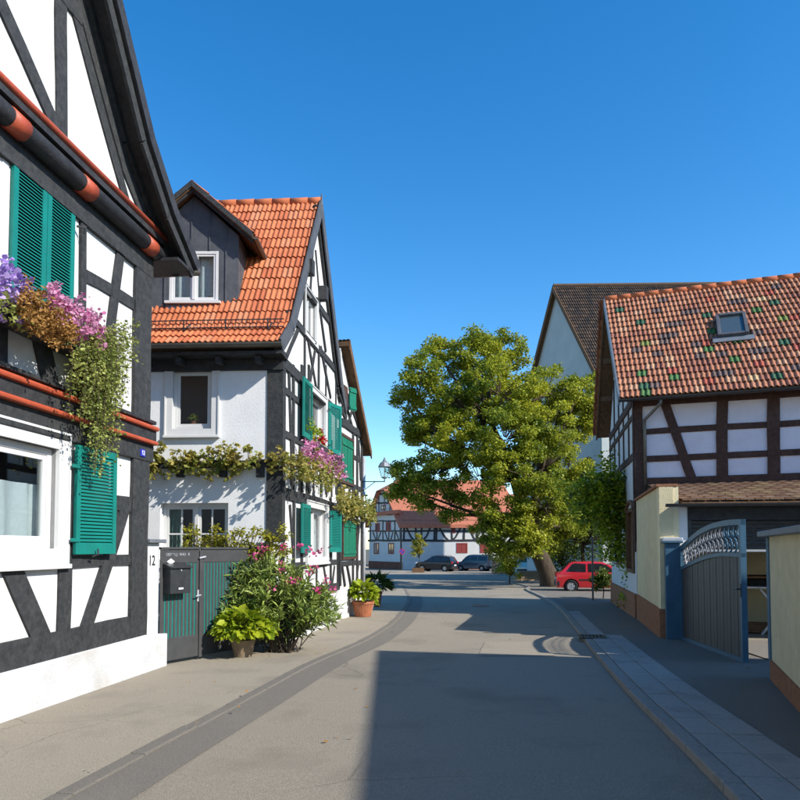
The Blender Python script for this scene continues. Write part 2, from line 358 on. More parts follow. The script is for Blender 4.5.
# ------------------------------------------------------------------ roof tiles
def tile_mb(w, l, h=.032, lift=.028, prof=None, ov=1.1):
    prof = prof or [(0,.15),(.07,.75),(.16,1),(.26,.8),(.36,.12),(.5,.1),(.57,.72),(.66,1),(.76,.8),(.86,.12),(1.03,.1)]
    mb = MB(); n = len(prof); vs = []
    for (f, hh) in prof: vs.append((f*w, 0, lift+hh*h))
    for (f, hh) in prof: vs.append((f*w, l*ov, .004+hh*h*.9))
    for (f, hh) in prof: vs.append((f*w, .004, lift+hh*h-.026))
    fs = [(i, i+1, n+i+1, n+i) for i in range(n-1)]+[(2*n+i, 2*n+i+1, i+1, i) for i in range(n-1)]
    return mb.add(vs, fs)
def roof_tiles(roof, O, U, S, rows, rl, cols, tw, mats, pick, shear=0, keep=None, limit=300, prio=None, h=.032, lift=.028, single=True):
    """U along the eave, S up the slope; the largest `limit` are objects, the rest one joined part"""
    U = U.normalized(); N = U.cross(S).normalized()
    if N.z < 0: N = -N
    S = N.cross(U).normalized(); base = tile_mb(tw, rl, h, lift); meshes = {}
    R = Matrix((U, S, N)).transposed().to_4x4(); spots = []; rl_ = rootloc(roof)
    for r in range(rows):
        for c in range(*cols):
            p = O+U*(c*tw+shear*r*rl)+S*(r*rl)
            mid = p+U*tw*.5+S*rl*.5
            if keep and not keep(mid): continue
            spots.append((prio(mid) if prio else mid.length, r, c, p))
    spots.sort(key=lambda q: q[0]); rest = MB()
    for i, (_, r, c, p) in enumerate(spots):
        mi = pick(r, c)
        J = Matrix.Rotation(RND.uniform(-.012, .012), 4, 'Z') @ Matrix.Rotation(RND.uniform(-.016, .016), 4, 'X')
        T = Matrix.Translation(p+N*RND.uniform(0, .004)) @ R @ J
        if i < limit and single:
            if mi not in meshes: meshes[mi] = base.mesh('roof_tile', mats[mi])
            o = link(bpy.data.objects.new('roof_tile', meshes[mi]), roof); o.matrix_local = Matrix.Translation(-rl_) @ T
        else: rest.add([T @ v for v in base.v], base.f, mi)
    if rest.f:
        o = rest.build('far_roof_tiles', mats, roof); o['kind'] = 'stuff'
def textmesh(name, txt, size, m, parent, Mw, depth=.004, bold=.0):
    cu = bpy.data.curves.new(name, 'FONT'); cu.body = txt; cu.size = size; cu.extrude = depth/2; cu.offset = size*bold; cu.align_x = 'CENTER'; cu.align_y = 'CENTER'
    tmp = bpy.data.objects.new('tmp', cu); COL.objects.link(tmp); dg = bpy.context.evaluated_depsgraph_get()
    me = bpy.data.meshes.new_from_object(tmp.evaluated_get(dg)); bpy.data.objects.remove(tmp); me.materials.clear(); me.materials.append(m)
    me.transform(Matrix.Translation(-rootloc(parent)) @ Mw)
    return link(bpy.data.objects.new(name, me), parent)
def fac_text(fac, u, z, o):       # x of the text runs to the viewer's right
    x = fac.d.copy(); zz = Vector((0,0,1))
    if x.cross(zz).dot(fac.n) < 0: x = -x
    return Matrix.Translation(fac.P(u, z, o)) @ Matrix((x, zz, fac.n)).transposed().to_4x4()

ORTILE = [mat('orange tile %d' % i, c, tuple(k*.78 for k in c), 7, .75, .3, 40, .25, c3=(c[0]*.6, c[1]*.55, c[2]*.5), s3=1.1, a3=.6) for i, c in enumerate([(.48,.145,.062),(.55,.175,.075),(.41,.115,.05),(.50,.19,.095)])]
MIXCOL = [(.37,.15,.08),(.42,.185,.10),(.29,.11,.065),(.46,.25,.145),(.50,.33,.17),(.14,.09,.075),(.07,.16,.045),(.17,.20,.045),(.36,.085,.05),(.035,.10,.05)]
MIXTILE = [mat('mixed tile %d' % i, c, tuple(k*.72 for k in c), 8, .7, .35, 40, .3, c3=(c[0]*.55, c[1]*.55, c[2]*.5), s3=4, a3=.4) for i, c in enumerate(MIXCOL)]
DKTILE = [mat('dark tile %d' % i, c, tuple(k*.75 for k in c), 4, .8, .3, 20, .2) for i, c in enumerate([(.085,.06,.045),(.065,.048,.04),(.11,.075,.055),(.05,.042,.038)])]
M['redroof'] = mat('red tiled roof far', (.46,.165,.10), (.38,.13,.08), 3, .8, .5, 5, .2, c3=(.30,.11,.075), s3=.4, a3=.4)
M['ridge'] = mat('ridge tiles', (.46,.14,.06), (.36,.11,.05), 5, .8, .3, 30, .2)
# ================================================================== house 1 (left foreground, gable to the street)
H1 = Fac((-4.634+.114*9.69, 9.69), (.114, .9935)); zb1 = gz(9.69)
h1 = thing('timber_frame_house', 'half-timbered house with teal louvred shutters and purple flower box, cut off by the left edge', 'house', (H1.O.x, H1.O.y, zb1), group='half-timbered houses')
W1 = 8.2
def h1hit(x, y): return H1.hit(x, y)
lw = H1.rect(-62, 55, (55, 447), (55, 548))       # ground-floor window opening
lw = (lw[0], lw[1], H1.hit(40,541)[1]-.08, H1.hit(40,455)[1]+.10)
uw = H1.rect(8, 71, (40, 181), (40, 318))
zr1 = H1.hit(140, 248)[1]                          # jetty level under the gable
mb = wall(H1, [(-W1, gz(2)-.4), (0, zb1-.3), (0, zr1), (-W1, zr1)], [lw])
# other walls
d1 = -H1.n*9.0
for a, b in (((0, 0), (0, -9)), ((-W1, -9), (-W1, 0)), ((0, -9), (-W1, -9))):
    q = [H1.P(a[0], -1, a[1]), H1.P(b[0], -1, b[1]), H1.P(b[0], zr1, b[1]), H1.P(a[0], zr1, a[1])]; mb.add(q, [(0,1,2,3)])
mb.build('wall', M['white'], h1)
KU, KZ = -.62, H1.hit(160, 238)[1]+.28             # kick of the roof
EZ = zr1-.35; EU = .46; AU = -4.1
VO = .45; tipu, tipz = H1.hit(196, 260, VO); EU, EZ = tipu, tipz-.17; K1 = H1.hit(172, 200, VO); K1 = (K1[0], K1[1]-.18); KU, KZ = H1.hit(148, 124, VO); KZ -= .2; AZ = KZ+1.30*(KU-AU)
GO = .13
gmb = MB(); H1.prism(gmb, [(-W1, zr1+.02), (0, zr1+.02), (0.0, K1[1]-.25), (K1[0], K1[1]-.08), (KU, KZ-.1), (AU, AZ-.12), (2*AU-KU, KZ-.1), (-W1, zr1+.1)], -.2, GO)
gmb.build('gable_wall', M['white'], h1, fix=True)
# plinth
mb = MB(); H1.prism(mb, [(-W1, gz(2)-.4), (.62, gz(10.3)-.35), (.62, H1.hit(165,634,.06)[1]), (-.05, H1.hit(142,636,.06)[1]), (-W1, H1.hit(142,636,.06)[1]-.02)], -.25, .06)
mb.build('plinth', M['plinth'], h1, fix=True, bevel=.012)
T = lambda a, b, w, o=.022: tpx(h1, H1, a, b, w, 'timber', o)
za = H1.hit(122,642)[1]; zt = H1.hit(122,619)[1]
timber(h1, H1, (-W1, (za+zt)/2-.02), (-.12, (za+zt)/2+.01), (zt-za)*1.05, o=.04)
uP = -.12
uP = -.225
timber(h1, H1, (uP, za-.03), (uP, H1.hit(140,432)[1]), .45, o=.045)
timber(h1, H1, (uP, H1.hit(140,432)[1]-.3), (uP, zr1), .45, o=.045)
T((64,563),(62,640), .24); T((7,560),(43,646), .27); T((124,507),(80,642), .21, .03); T((107,500),(119,532), .15)
zs_ = H1.hit(66,563)[1]; timber(h1, H1, (-W1, zs_-.05), (-.15, zs_+.02), .13)
timber(h1, H1, (H1.u(100), H1.hit(115,503)[1]), (-.1, H1.hit(115,503)[1]), .19)
T((67,440),(66,565), .12); T((-75,440),(-75,640), .2); T((-110,560),(-85,634), .2)
# storey cornice with two orange mouldings
def rail(y150, y0, w, m, o0, o1, name='cornice_moulding', bev=.012):
    z = H1.hit(150, y150)[1]; mb = MB(); H1.box(mb, -W1, .10, z-w/2, z+w/2, o0, o1)
    return mb.build(name, M[m], h1, fix=True, bevel=bev)
rail(454, 412, .26, 'timber', -.05, .06); rail(437, 390, .155, 'timberd', -.05, .10)
rail(444.3, 400, .055, 'orange', -.04, .135, bev=.02); rail(430, 380, .062, 'orange', -.04, .15, bev=.025); rail(423.5, 370, .05, 'timberd', -.05, .10)
# upper storey
T((-2,290),(-3,390), .2); T((31,303),(55,412), .26); T((77,300),(77,425), .2, .02); T((81,205),(81,310), .1)
T((80,273),(140,308), .15); T((122,232),(108,340), .17, .03); T((111,320),(104,435), .16)
timber(h1, H1, (-W1, zr1-.17), (.02, zr1-.17), .30, o=.05)
T((-40,330),(-70,380), .2)
for u0_, u1_, za_, zb_ in ((-4.75,-4.75,.5,3.2), (-5.6,-5.0,.6,2.0), (-6.4,-6.4,.5,3.2), (-7.3,-6.6,.6,2.6), (-8.05,-8.05,.4,3.2), (-3.95,-3.95,3.6,5.5), (-4.8,-4.2,3.6,5.5), (-5.5,-5.5,3.6,5.5), (-6.6,-6.6,3.6,5.5), (-7.4,-6.8,3.6,5.5), (-8.05,-8.05,3.6,5.5)):
    timber(h1, H1, (u0_, za_), (u1_, zb_), .24)
timber(h1, H1, (-W1, 4.45), (-3.9, 4.45), .18); timber(h1, H1, (-W1, 2.0), (-4.8, 2.0), .18)
# round jetty beam with painted sections
zR = H1.hit(150, 244, .16)[1]
mb = MB(); mb.tube([H1.P(-W1, zR, .12), H1.P(.22, zR, .12)], .105, 16); mb.build('round_jetty_beam', M['timberd'], h1, smooth=True)
for px_, py_ in ((151,246),(88,194),(18,140),(-75,80)):
    u = H1.hit(px_, py_, .16)[0]; mb = MB(); mb.tube([H1.P(u-.12, zR, .12), H1.P(u+.12, zR, .12)], .112, 16); mb.build('painted_section', M['orange'], h1, smooth=True)
mb = MB(); H1.box(mb, -W1, .2, zR+.12, zR+.20, -.02, .21); mb.build('timber_beam', M['timberd'], h1, fix=True)
mb = MB(); mb.tube([H1.P(-W1, zR+.235, .205), H1.P(.2, zR+.235, .205)], .04, 10); mb.build('cornice_moulding', M['orange'], h1, smooth=True)
# gable timbers
GF = Fac(H1.O+H1.n*GO, H1.d)
for a, b, w in (((62,-30),(131,222),.16), ((60,-120),(60,158),.2), ((-20,-40),(72,165),.18)):
    timber(h1, GF, GF.hit(*a), GF.hit(*b), w)
timber(h1, GF, (-.02, zr1+.05), (KU, KZ-.32), .2); timber(h1, GF, (KU+.05, KZ-.36), (AU, AZ-.45), .2)
timber(h1, GF, (AU, zr1+.4), (AU, AZ-.3), .18); timber(h1, GF, (-6.2, zr1+1.9), (-2.0, zr1+1.9), .2)
# roof: boarded underside, tiles, barge boards
prof = [(EU, EZ), K1, (KU, KZ), (AU, AZ), (2*AU-KU, KZ), (2*AU-K1[0], K1[1]), (2*AU-EU, EZ)]
mb = MB()
for (a, b) in zip(prof[:-1], prof[1:]):
    t = Vector((b[0]-a[0], b[1]-a[1])).normalized(); q = Vector((-t.y, t.x)); q = q if q.y > 0 else -q
    H1.prism(mb, [a, b, (b[0]+q.x*.09, b[1]+q.y*.09), (a[0]+q.x*.09, a[1]+q.y*.09)], -9.4, VO)
roof1 = mb.build('roof', M['timberd'], h1, fix=True)
for sgn, (a, b) in ((1, (prof[0], prof[1])), (1, (prof[1], prof[2])), (1, (prof[2], prof[3])), (-1, (prof[4], prof[3])), (-1, (prof[5], prof[4])), (-1, (prof[6], prof[5]))):
    A = H1.P(a[0], a[1]+.11, VO+.02); B = H1.P(b[0], b[1]+.11, VO+.02); S = B-A; n = max(1, round(S.length/.33))
    Ud = -H1.n
    roof_tiles(roof1, A, Ud, S, n, S.length/n, (0, 44), .21, ORTILE, lambda r, c: RND.choice((0,0,1,2,3)), single=False)
for i in range(6):
    a, b = prof[i], prof[i+1]
    mb = MB(); GB = Fac(H1.O+H1.n*VO, H1.d)
    t = (Vector(b)-Vector(a)).normalized(); q = Vector((-t.y, t.x)); q = q if q.y > 0 else -q
    GB.prism(mb, [a, b, tuple(Vector(b)+q*.16), tuple(Vector(a)+q*.16)], .0+.002*i, .035+.002*i); mb.build('barge_board', M['timberd'], h1, fix=True)
    mb = MB(); GB.prism(mb, [tuple(Vector(a)-q*.14), tuple(Vector(b)-q*.14), b, a], -.06+.002*i, -.02+.002*i); mb.build('barge_board', M['timber'], h1, fix=True)
    mb = MB(); GB.prism(mb, [tuple(Vector(a)-q*.10), tuple(Vector(b)-q*.10), tuple(Vector(b)-q*.003), tuple(Vector(a)-q*.003)], -.32, -.25); mb.build('rafter', M['timber'], h1, fix=True)
mb = MB(); mb.tube([H1.P(EU+.05, EZ+.02, VO+.03), H1.P(EU+.05, EZ-.02, -9)], .065, 10); mb.build('gutter', M['zinc'], h1, smooth=True)
mb = MB(); H1.box(mb, -.02, EU, EZ-.06, EZ-.02, -9, VO-.02); mb.build('eave_soffit', M['timberd'], h1, fix=True)
# ground-floor window, open shutter
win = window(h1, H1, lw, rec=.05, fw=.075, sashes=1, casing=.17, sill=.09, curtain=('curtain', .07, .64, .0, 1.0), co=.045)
s0, s1 = H1.u(69, 500), H1.u(106, 500); shz0 = H1.hit(87,554)[1]; shz1 = H1.hit(87,449)[1]
SF = Fac(H1.P(s0, 0, .06), (H1.d+H1.n*.06))
sh = shutter(h1, SF, 0, s1-s0, shz0, shz1, 0, 26, single=True)
for f in (.13, .8):
    mb = MB(); SF.box(mb, -.10, .05, shz0+(shz1-shz0)*f-.02, shz0+(shz1-shz0)*f+.02, .036, .05); mb.build('hinge', M['teal'], sh, fix=True)
mb = MB(); mb.tube([SF.P(.33, shz0-.03, .02), SF.P(.36, shz0+.0, .08), SF.P(.36, shz0+.06, .07)], .012, 6); mb.build('shutter_catch', M['metal'], sh)
# upper window behind its closed pair of shutters
mid = H1.u(43, 240)
for a, b in ((uw[0], mid-.004), (mid+.004, uw[1])):
    shutter(h1, H1, a, b, uw[2], uw[3], .012, 36, single=True)
mb = MB(); H1.box(mb, uw[0]+.02, uw[1]-.02, uw[2]+.03, uw[3]-.03, -.02, .008); mb.build('window_recess', M['timberd'], h1, fix=True)
mb = MB(); ring(H1, mb, uw[0]-.12, uw[1]+.12, uw[2]-.06, uw[3]+.10, .09, -.03, .010); mb.build('casing', M['uwhite'], h1, fix=True)
cz = H1.hit(72,226)[1]; mb = MB(); mb.tube([H1.P(uw[1]+.02, cz, .05), H1.P(uw[1]+.07, cz, .12), H1.P(uw[1]+.09, cz-.06, .10)], .014, 6); mb.build('shutter_catch', M['metal'], h1)
# house number plate
M['plate'] = mat('blue enamel', (.02,.03,.35), rough=.25, spec=.5); M['platew'] = mat('white enamel', (.85,.85,.85), rough=.3)
u_, z_ = H1.hit(138, 453)
pl = thing('house_number_plate', 'small blue enamel house number plate on the charcoal corner post', 'number plate', H1.P(u_, z_, .06))
mb = MB(); H1.box(mb, u_-.062, u_+.062, z_-.05, z_+.05, .055, .075); mb.build('plate', M['plate'], pl, fix=True, bevel=.004)
textmesh('digits', '12', .085, M['platew'], pl, fac_text(H1, u_, z_, .077))
# ================================================================== house 2 (dormer, gable to the street)
VG = Vector((.12, 1, 0)).normalized(); UF = Vector((.9984, -.056, 0)).normalized()
C2 = Vector((-2.16, 12.6, 0))
G2 = Fac(C2, VG); F2 = Fac(C2, -UF)                # F2: u grows to the left
h2 = thing('timber_frame_house', 'half-timbered house with orange tiled roof, slate dormer and striped gate before it', 'house', (C2.x, C2.y, gz(12.6)), group='half-timbered houses')
L2 = G2.u(339); W2 = 7.0; EH = 5.05
RV = L2/2; RZ = G2.hit(314, 199)[1]; EZ2 = F2.hit(270, 341, .42)[1]-.05
kv, kz = .28, EZ2+(.28+.42)*.8
prof2 = [(-.42, EZ2), (kv, kz), (RV, RZ), (L2-kv, kz), (L2+.36, EZ2)]
wu = F2.rect(173, 212, (190, 369), (190, 429)); wl = F2.rect(160, 228, (190, 503), (190, 553))
wl = (wl[0], wl[1], wl[2]-.12, wl[3])
mb = wall(F2, [(0, -.8), (W2, -.8), (W2, EH), (0, EH)], [(min(w[:2]), max(w[:2]), w[2], w[3]) for w in (wu, wl)])
mb.build('wall', M['white2'], h2)
# gable wall with openings
guw = G2.rect(308, 324, (316, 396), (316, 447)); glw = G2.rect(306.5, 325, (316, 509), (316, 557)); gaw = G2.rect(304.5, 315, (310, 298), (310, 338))
def R4(w): return (min(w[:2]), max(w[:2]), w[2], w[3])
out2 = [(0, -.8), (L2, -.8), (L2, EH)]+[(L2-kv*.9, kz-.05), (RV, RZ-.06), (kv*.9, kz-.05)]+[(0, EH)]
wall(G2, out2, [R4(guw), R4(glw), R4(gaw)], depth=.16).build('gable_wall', M['white'], h2)
mb = MB(); q = [C2+UF*-W2, C2+UF*-W2+VG*L2, C2+VG*L2]; Zv = Vector((0,0,1))
mb.add([q[0]-Zv, q[1]-Zv, q[1]+Zv*EH, q[0]+Zv*EH], [(0,1,2,3)]); mb.add([q[1]-Zv, q[2]-Zv, q[2]+Zv*EH, q[1]+Zv*EH], [(0,1,2,3)]); mb.build('wall', M['white2'], h2)
# plinth
mb = MB(); G2.box(mb, .02, L2+.0, -1.0, G2.hit(330,592)[1], -.05, .07); mb.build('plinth', M['plinth'], h2, fix=True, bevel=.01)
# corner post, both faces
mb = MB(); F2.box(mb, -.012, F2.u(266), -.5, EH, -.05, .018); mb.build('corner_post', M['timber'], h2, fix=True)
timber(h2, G2, (.09, -.4), (.09, EH+.15), .20, o=.03)
g = lambda a, b, w, o=.02: tpx(h2, G2, a, b, w, 'timber', o)
gl = lambda px, py, w, m='timber', o=.036: timber(h2, G2, (.0, G2.hit(px, py)[1]), (L2, G2.hit(px, py)[1]), w, m, o)
gl(284, 364, .2); gl(287, 494, .2, o=.03); gl(330, 588, .18)
z3 = G2.hit(296, 323.5)[1]; timber(h2, G2, (kv+.15, z3), (L2-kv-.15, z3), .15, o=.03)
z4 = G2.hit(302, 283)[1]; f4 = (z4-kz)/(RZ-kz)
timber(h2, G2, (kv+(RV-kv)*f4, z4), (L2-kv-(RV-kv)*f4, z4), .14, o=.03)
# upper storey studs, rails, braces
for px in (292.5, 301, 308, 325.5, 335.5): g((px, G2.P(0,0,0).z*0+365), (px, 494), .11)
for px in (291, 299, 306, 313, 320, 326, 331, 336.5): g((px, 455 if 300 < px < 330 else 440), (px, 497), .085)
g((288,372),(292,490), .10); z5 = G2.hit(290, 437)[1]; timber(h2, G2, (.1, z5), (L2, z5), .12)
z6 = G2.hit(290, 395)[1]; timber(h2, G2, (.1, z6), (guw[0]-.1, z6), .11)
# ground storey
for px in (293, 301, 330, 337): g((px, 498), (px, 588), .11)
z7 = G2.hit(295, 566)[1]; timber(h2, G2, (.1, z7), (L2, z7), .12)
for a, b in (((298,566),(303,592)), ((310,566),(306,592)), ((316,566),(316,592)), ((323,566),(327,590)), ((334,566),(331,590))): g(a, b, .1)
g((289,505),(293,560), .1)
# gable triangle
for a, b, w in (((299,325),(286,357),.10), ((304,330),(304,378),.1), ((306,332),(316,390),.09), ((316,340),(309,385),.09), ((318,345),(318,395),.1), ((320,347),(330,398),.1),
                ((303.5,287),(303.5,335),.1), ((316.5,298),(316.5,345),.1), ((318,300),(325,352),.1), ((301,296),(292,325),.09), ((313,240),(310,292),.11), ((311,255),(305,283),.08), ((315,250),(319,298),.08)): g(a, b, w)
# eaves: soffit, fascia, rafter feet, gutter
mb = MB(); F2.box(mb, -.1, W2, EH-.02, EH+.03, -.1, .40); mb.build('eave_soffit', M['timberd'], h2, fix=True)
mb = MB(); F2.box(mb, -.05, W2, EH-.22, EH-.021, -.05, .05); mb.build('wall_plate', M['timberd'], h2, fix=True)
for k in range(8):
    mb = MB(); u = .35+k*.72; F2.box(mb, u-.05, u+.05, EH-.15, EH-.03, -.02, .32); mb.build('rafter_foot', M['timber'], h2, fix=True)
def gutter(house, A, B, r=.065, m='zinc'):
    A = Vector(A); B = Vector(B); d = (B-A).normalized(); s = d.cross(Vector((0,0,1))).normalized(); mb = MB(); n = 9; vs = []; fs = []
    for P in (A, B):
        for k in range(n):
            w = math.pi+math.pi*k/(n-1)
            for rr in (r, r*.85): vs.append(P+s*math.cos(w)*rr+Vector((0,0,1))*math.sin(w)*rr)
    for k in range(n-1):
        i = 2*k; j = 2*n+2*k; fs += [(i, i+2, j+2, j), (i+1, j+1, j+3, i+3)]
    fs += [(0, 2*n, 2*n+1, 1), (2*n-2, 2*n-1, 4*n-1, 4*n-2)]
    mb.add(vs, fs); mb.add([A+s*-r*1, A+s*r*1, A-Vector((0,0,r))], [(0,1,2)]); mb.add([B+s*-r, B+s*r, B-Vector((0,0,r))], [(0,2,1)])
    return mb.build('gutter', M[m], house, smooth=False)
gz2 = EZ2+.0
gutter(h2, F2.P(-.12, gz2, .49), F2.P(W2, gz2, .49), .07)
# roof deck
def P2(a, v, z): return C2-UF*a+VG*v+Vector((0,0,z))
mb = MB()
for a, b in zip(prof2[:-1], prof2[1:]):
    n = Vector((-(b[1]-a[1]), b[0]-a[0])).normalized(); n = n if n.y > 0 else -n
    pts = [(a[0], a[1]-.07), (b[0], b[1]-.07), (b[0], b[1]-.012), (a[0], a[1]-.012)]
    mb.add([P2(-.10, *p) for p in pts]+[P2(W2, *p) for p in pts], [(0,1,2,3),(7,6,5,4),(0,4,5,1),(1,5,6,2),(2,6,7,3),(3,7,4,0)])
roof2 = mb.build('roof', M['wood'], h2, fix=True)
DX, DV = -3.98, .60        # dormer: centre X, front v
dorm_hw, dorm_z = .90, None
def zroof(v): return EZ2+(v+.42)*(kz-EZ2)/(kv+.42) if v < kv else kz+(v-kv)*(RZ-kz)/(RV-kv)
def keep2(p):
    w = p-C2; v = w.dot(Vector((-UF.y, UF.x, 0)))/VG.dot(Vector((-UF.y, UF.x, 0)))
    if v > DV+.04:
        top = DAZ-abs(p.x-DX)*.8-.02
        if abs(p.x-DX) < .78 and p.z < DEZ+.05: return False
        if abs(p.x-DX) < 1.05 and p.z < top-.02 and p.z > DEZ-.1: return False
    return True
DAZ = at(189, 191, C2.y+DV+.1).z; DEZ = at(250, 240, C2.y+DV).z+.03
pick2 = lambda r, c: RND.choice((0,0,0,1,1,2,3))
for a, b, off in ((prof2[0], prof2[1], 0), (prof2[1], prof2[2], 0)):
    A = P2(0, *a); B = P2(0, *b); S = B-A; Un = UF; sh_ = S.dot(Un)
    n = 3 if a is prof2[0] else 12
    Sl = (S-Un*sh_).length; roof_tiles(roof2, A+Un*(.10-.21*33)+Vector((0,0,.02)), Un, S, n, Sl/n, (0, 33), .21, ORTILE, pick2, shear=sh_/Sl, keep=keep2, limit=300-60 if n == 12 else 60, prio=lambda p: -p.x)
for a, b in ((prof2[4], prof2[3]), (prof2[3], prof2[2])):
    A = P2(W2, *a); B = P2(W2, *b); S = B-A; Un = -UF; sh_ = S.dot(Un); Sl = (S-Un*sh_).length; n = max(2, round(Sl/.33))
    roof_tiles(roof2, A+Un*(-W2-.1)+Vector((0,0,.02)), Un, S, n, Sl/n, (0, 33), .21, ORTILE, pick2, shear=sh_/Sl, single=False)
mb = MB()
for k in range(18):
    a = W2-k*.4; A = P2(a, RV, RZ+.05); B = P2(max(a-.42, -.1), RV, RZ+.05); mb = MB(); mb.tube([A, B], [.085, .095], 8); mb.build('ridge_tile', M['ridge'], roof2, smooth=True)
# verge boards on the gable
for a, b in zip(prof2[:-1], prof2[1:]):
    mb = MB(); t = (Vector(b)-Vector(a)).normalized(); n = Vector((-t.y, t.x)); n = n if n.y > 0 else -n
    VF = Fac(C2+G2.n*.0, VG)
    VF.prism(mb, [tuple(Vector(a)-n*.17), tuple(Vector(b)-n*.17), tuple(Vector(b)+n*.09), tuple(Vector(a)+n*.09)], .10, .13+.002*(a[0] > 1)); mb.build('barge_board', M['slate'], h2, fix=True)
    mb = MB(); VF.prism(mb, [tuple(Vector(a)-n*.24), tuple(Vector(b)-n*.24), tuple(Vector(b)-n*.05), tuple(Vector(a)-n*.05)], -.02, .06+.002*(a[0] > 1)); mb.build('verge_rafter', M['timber'], h2, fix=True)
mb = MB(); mb.tube([VF.P(RV, RZ-.05, .12), VF.P(RV, RZ+.22, .12)], [.03, .012], 6); mb.build('finial', M['slate'], h2)
# snow guard
sg = thing('snow_guard', 'black snow guard grille running along the orange roof eave', 'snow guard', P2(0, .0, zroof(0)))
for hh in (.10, .24):
    mb = MB(); mb.tube([P2(-.05, -.02, zroof(0)+hh), P2(W2, -.02, zroof(0)+hh)], .011, 6); mb.build('rail', M['metal'], sg)
mb = MB()
for k in range(int(W2/.065)):
    a = k*.065; mb.tube([P2(a, -.02, zroof(0)+.10), P2(a, -.02, zroof(0)+.24)], .006, 4)
mb.build('bars', M['metal'], sg)
for k in range(9):
    a = .25+k*.78; mb = MB(); mb.tube([P2(a, .25, zroof(.25)+.06), P2(a, -.02, zroof(0)+.05), P2(a, -.02, zroof(0)+.26)], .016, 5); mb.build('bracket', M['metal'], sg)
# dormer
def DP(x, v, z): return Vector((DX+x, 0, z))+Vector((0, C2.y+v-(DX+x-C2.x)*.056*0+.0, 0))
vb = DV; dz0 = zroof(DV)-.05
dormer = MB()
def back_v(z): return kv+(z-kz)*(RV-kv)/(RZ-kz)
hw = .86
dw = window  # placed below
DF = Fac((DX, C2.y+DV+.1), (1, 0))
dzb = DF.hit(190, 303)[1]; dwr = (DF.u(169.5,276), DF.u(218.5,276), DF.hit(190,302)[1]+.0, DF.hit(190,251)[1])
dmb = wall(DF, [(-hw, dzb-.25), (hw, dzb-.25), (hw, DEZ+.1), (0, DAZ-.1), (-hw, DEZ+.1)], [R4(dwr)], depth=.1)
for s in (-1, 1):
    q = [DF.P(s*hw, dzb-.25, 0), DF.P(s*hw, dzb-.25, -.2), DF.P(s*hw, DEZ+.1, -(back_v(DEZ+.1)-DV+.3)), DF.P(s*hw, DEZ+.1, 0)]
    dmb.add(q, [(0,1,2,3)])
dorm = dmb.build('dormer', M['slate'], h2, label='slate-clad dormer with white window')
for u in (-.86+.3, -.05, .62, .3): 
    zt_ = DEZ+.1+(DAZ-DEZ-.2)*(1-abs(u)/hw); z_ = dwr[3]+.02 if dwr[0]-.03 < u < dwr[1]+.03 else dzb
    mb = MB(); DF.box(mb, u-.012, u+.012, z_, zt_-.03, -.01, .018); mb.build('cladding_seam', M['slate'], dorm, fix=True)
fr = window(h2, DF, dwr, rec=.0, fw=.055, sashes=2, casing=0, room=.3, curtain=('curtain', .0, 1.0, .0, 1.0))
mb = MB(); DF.box(mb, dwr[0]-.06, dwr[1]+.06, dwr[2]-.05, dwr[2]-.002, -.05, .10); mb.build('sill', M['uwhite'], fr, fix=True)
mb = MB()
for k in range(14): DF.box(mb, dwr[0]-.05+k*.082, dwr[0]+.025+k*.082, dzb-.24, dzb-.06, .02, .045+.003*(k % 2))
mb.build('lead_flashing', M['grey'], dorm, fix=True)
for s in (-1, 1):
    ex = s*1.17; ez = DAZ-abs(ex)*(DAZ-DEZ)/1.15; mb = MB()
    a = [(0, DAZ-.04), (ex, ez-.04), (ex, ez+.06), (0, DAZ+.06)]
    bl = [-(back_v(DAZ)-DV+.2), -(back_v(ez)-DV+.1), -(back_v(ez)-DV+.1), -(back_v(DAZ)-DV+.2)]
    mb.add([DF.P(u, z, .2) for u, z in a]+[DF.P(u, z, o) for (u, z), o in zip(a, bl)], [(0,1,2,3),(7,6,5,4),(0,4,5,1),(1,5,6,2),(2,6,7,3),(3,7,4,0)])
    mb.build('dormer_roof', M['wood'], dorm, fix=True)
    mb = MB(); A = DF.P(ex, ez+.07, .22); B = DF.P(0, DAZ+.07, .22); Un = Vector((0,1,0)) if s > 0 else Vector((0,1,0))
    S = B-A; nr = 4
    # little tiles on the dormer
    for r in range(nr):
        for c in range(9):
            f = (r+.5)/nr; zz = ez+(DAZ-ez)*f; od = .2-c*.21
            if od < -(back_v(zz)-DV+.05): continue
            tmb = tile_mb(.21, S.length/nr); Sx = S.normalized(); Nn = Un.cross(Sx); Nn = Nn if Nn.z > 0 else -Nn; Ux = Sx.cross(Nn)
            base_p = A+S*(r/nr)+Vector((0, c*.21+(0 if Ux.y > 0 else .21), 0))
            Tm = Matrix.Translation(base_p) @ Matrix((Ux, Sx, Nn)).transposed().to_4x4(); mb.add([Tm @ v for v in tmb.v], tmb.f)
    o = mb.build('dormer_tiles', ORTILE[2], dorm)
    o['kind'] = 'stuff'
    for w_, o0, nm in ((.12, .2, 'barge_board'), (.2, .13, 'barge_board')):
        mb = MB(); DF.prism(mb, [(0, DAZ+.10), (ex, ez+.10), (ex, ez+.10-w_), (0, DAZ+.10-w_)], o0, o0+.035+.002*s); mb.build(nm, M['timber'], dorm, fix=True)
    gx = 0
    gutter(h2, DF.P(ex+s*.05, ez+.0, .2), DF.P(ex+s*.05, ez, -(back_v(ez)-DV)), .05)
mb = MB(); mb.tube([DF.P(0, DAZ+.07, .0), DF.P(0, DAZ+.13, -(back_v(DAZ)-DV+.1))], .08, 8); mb.build('ridge_tile', M['ridge'], dorm, smooth=True)
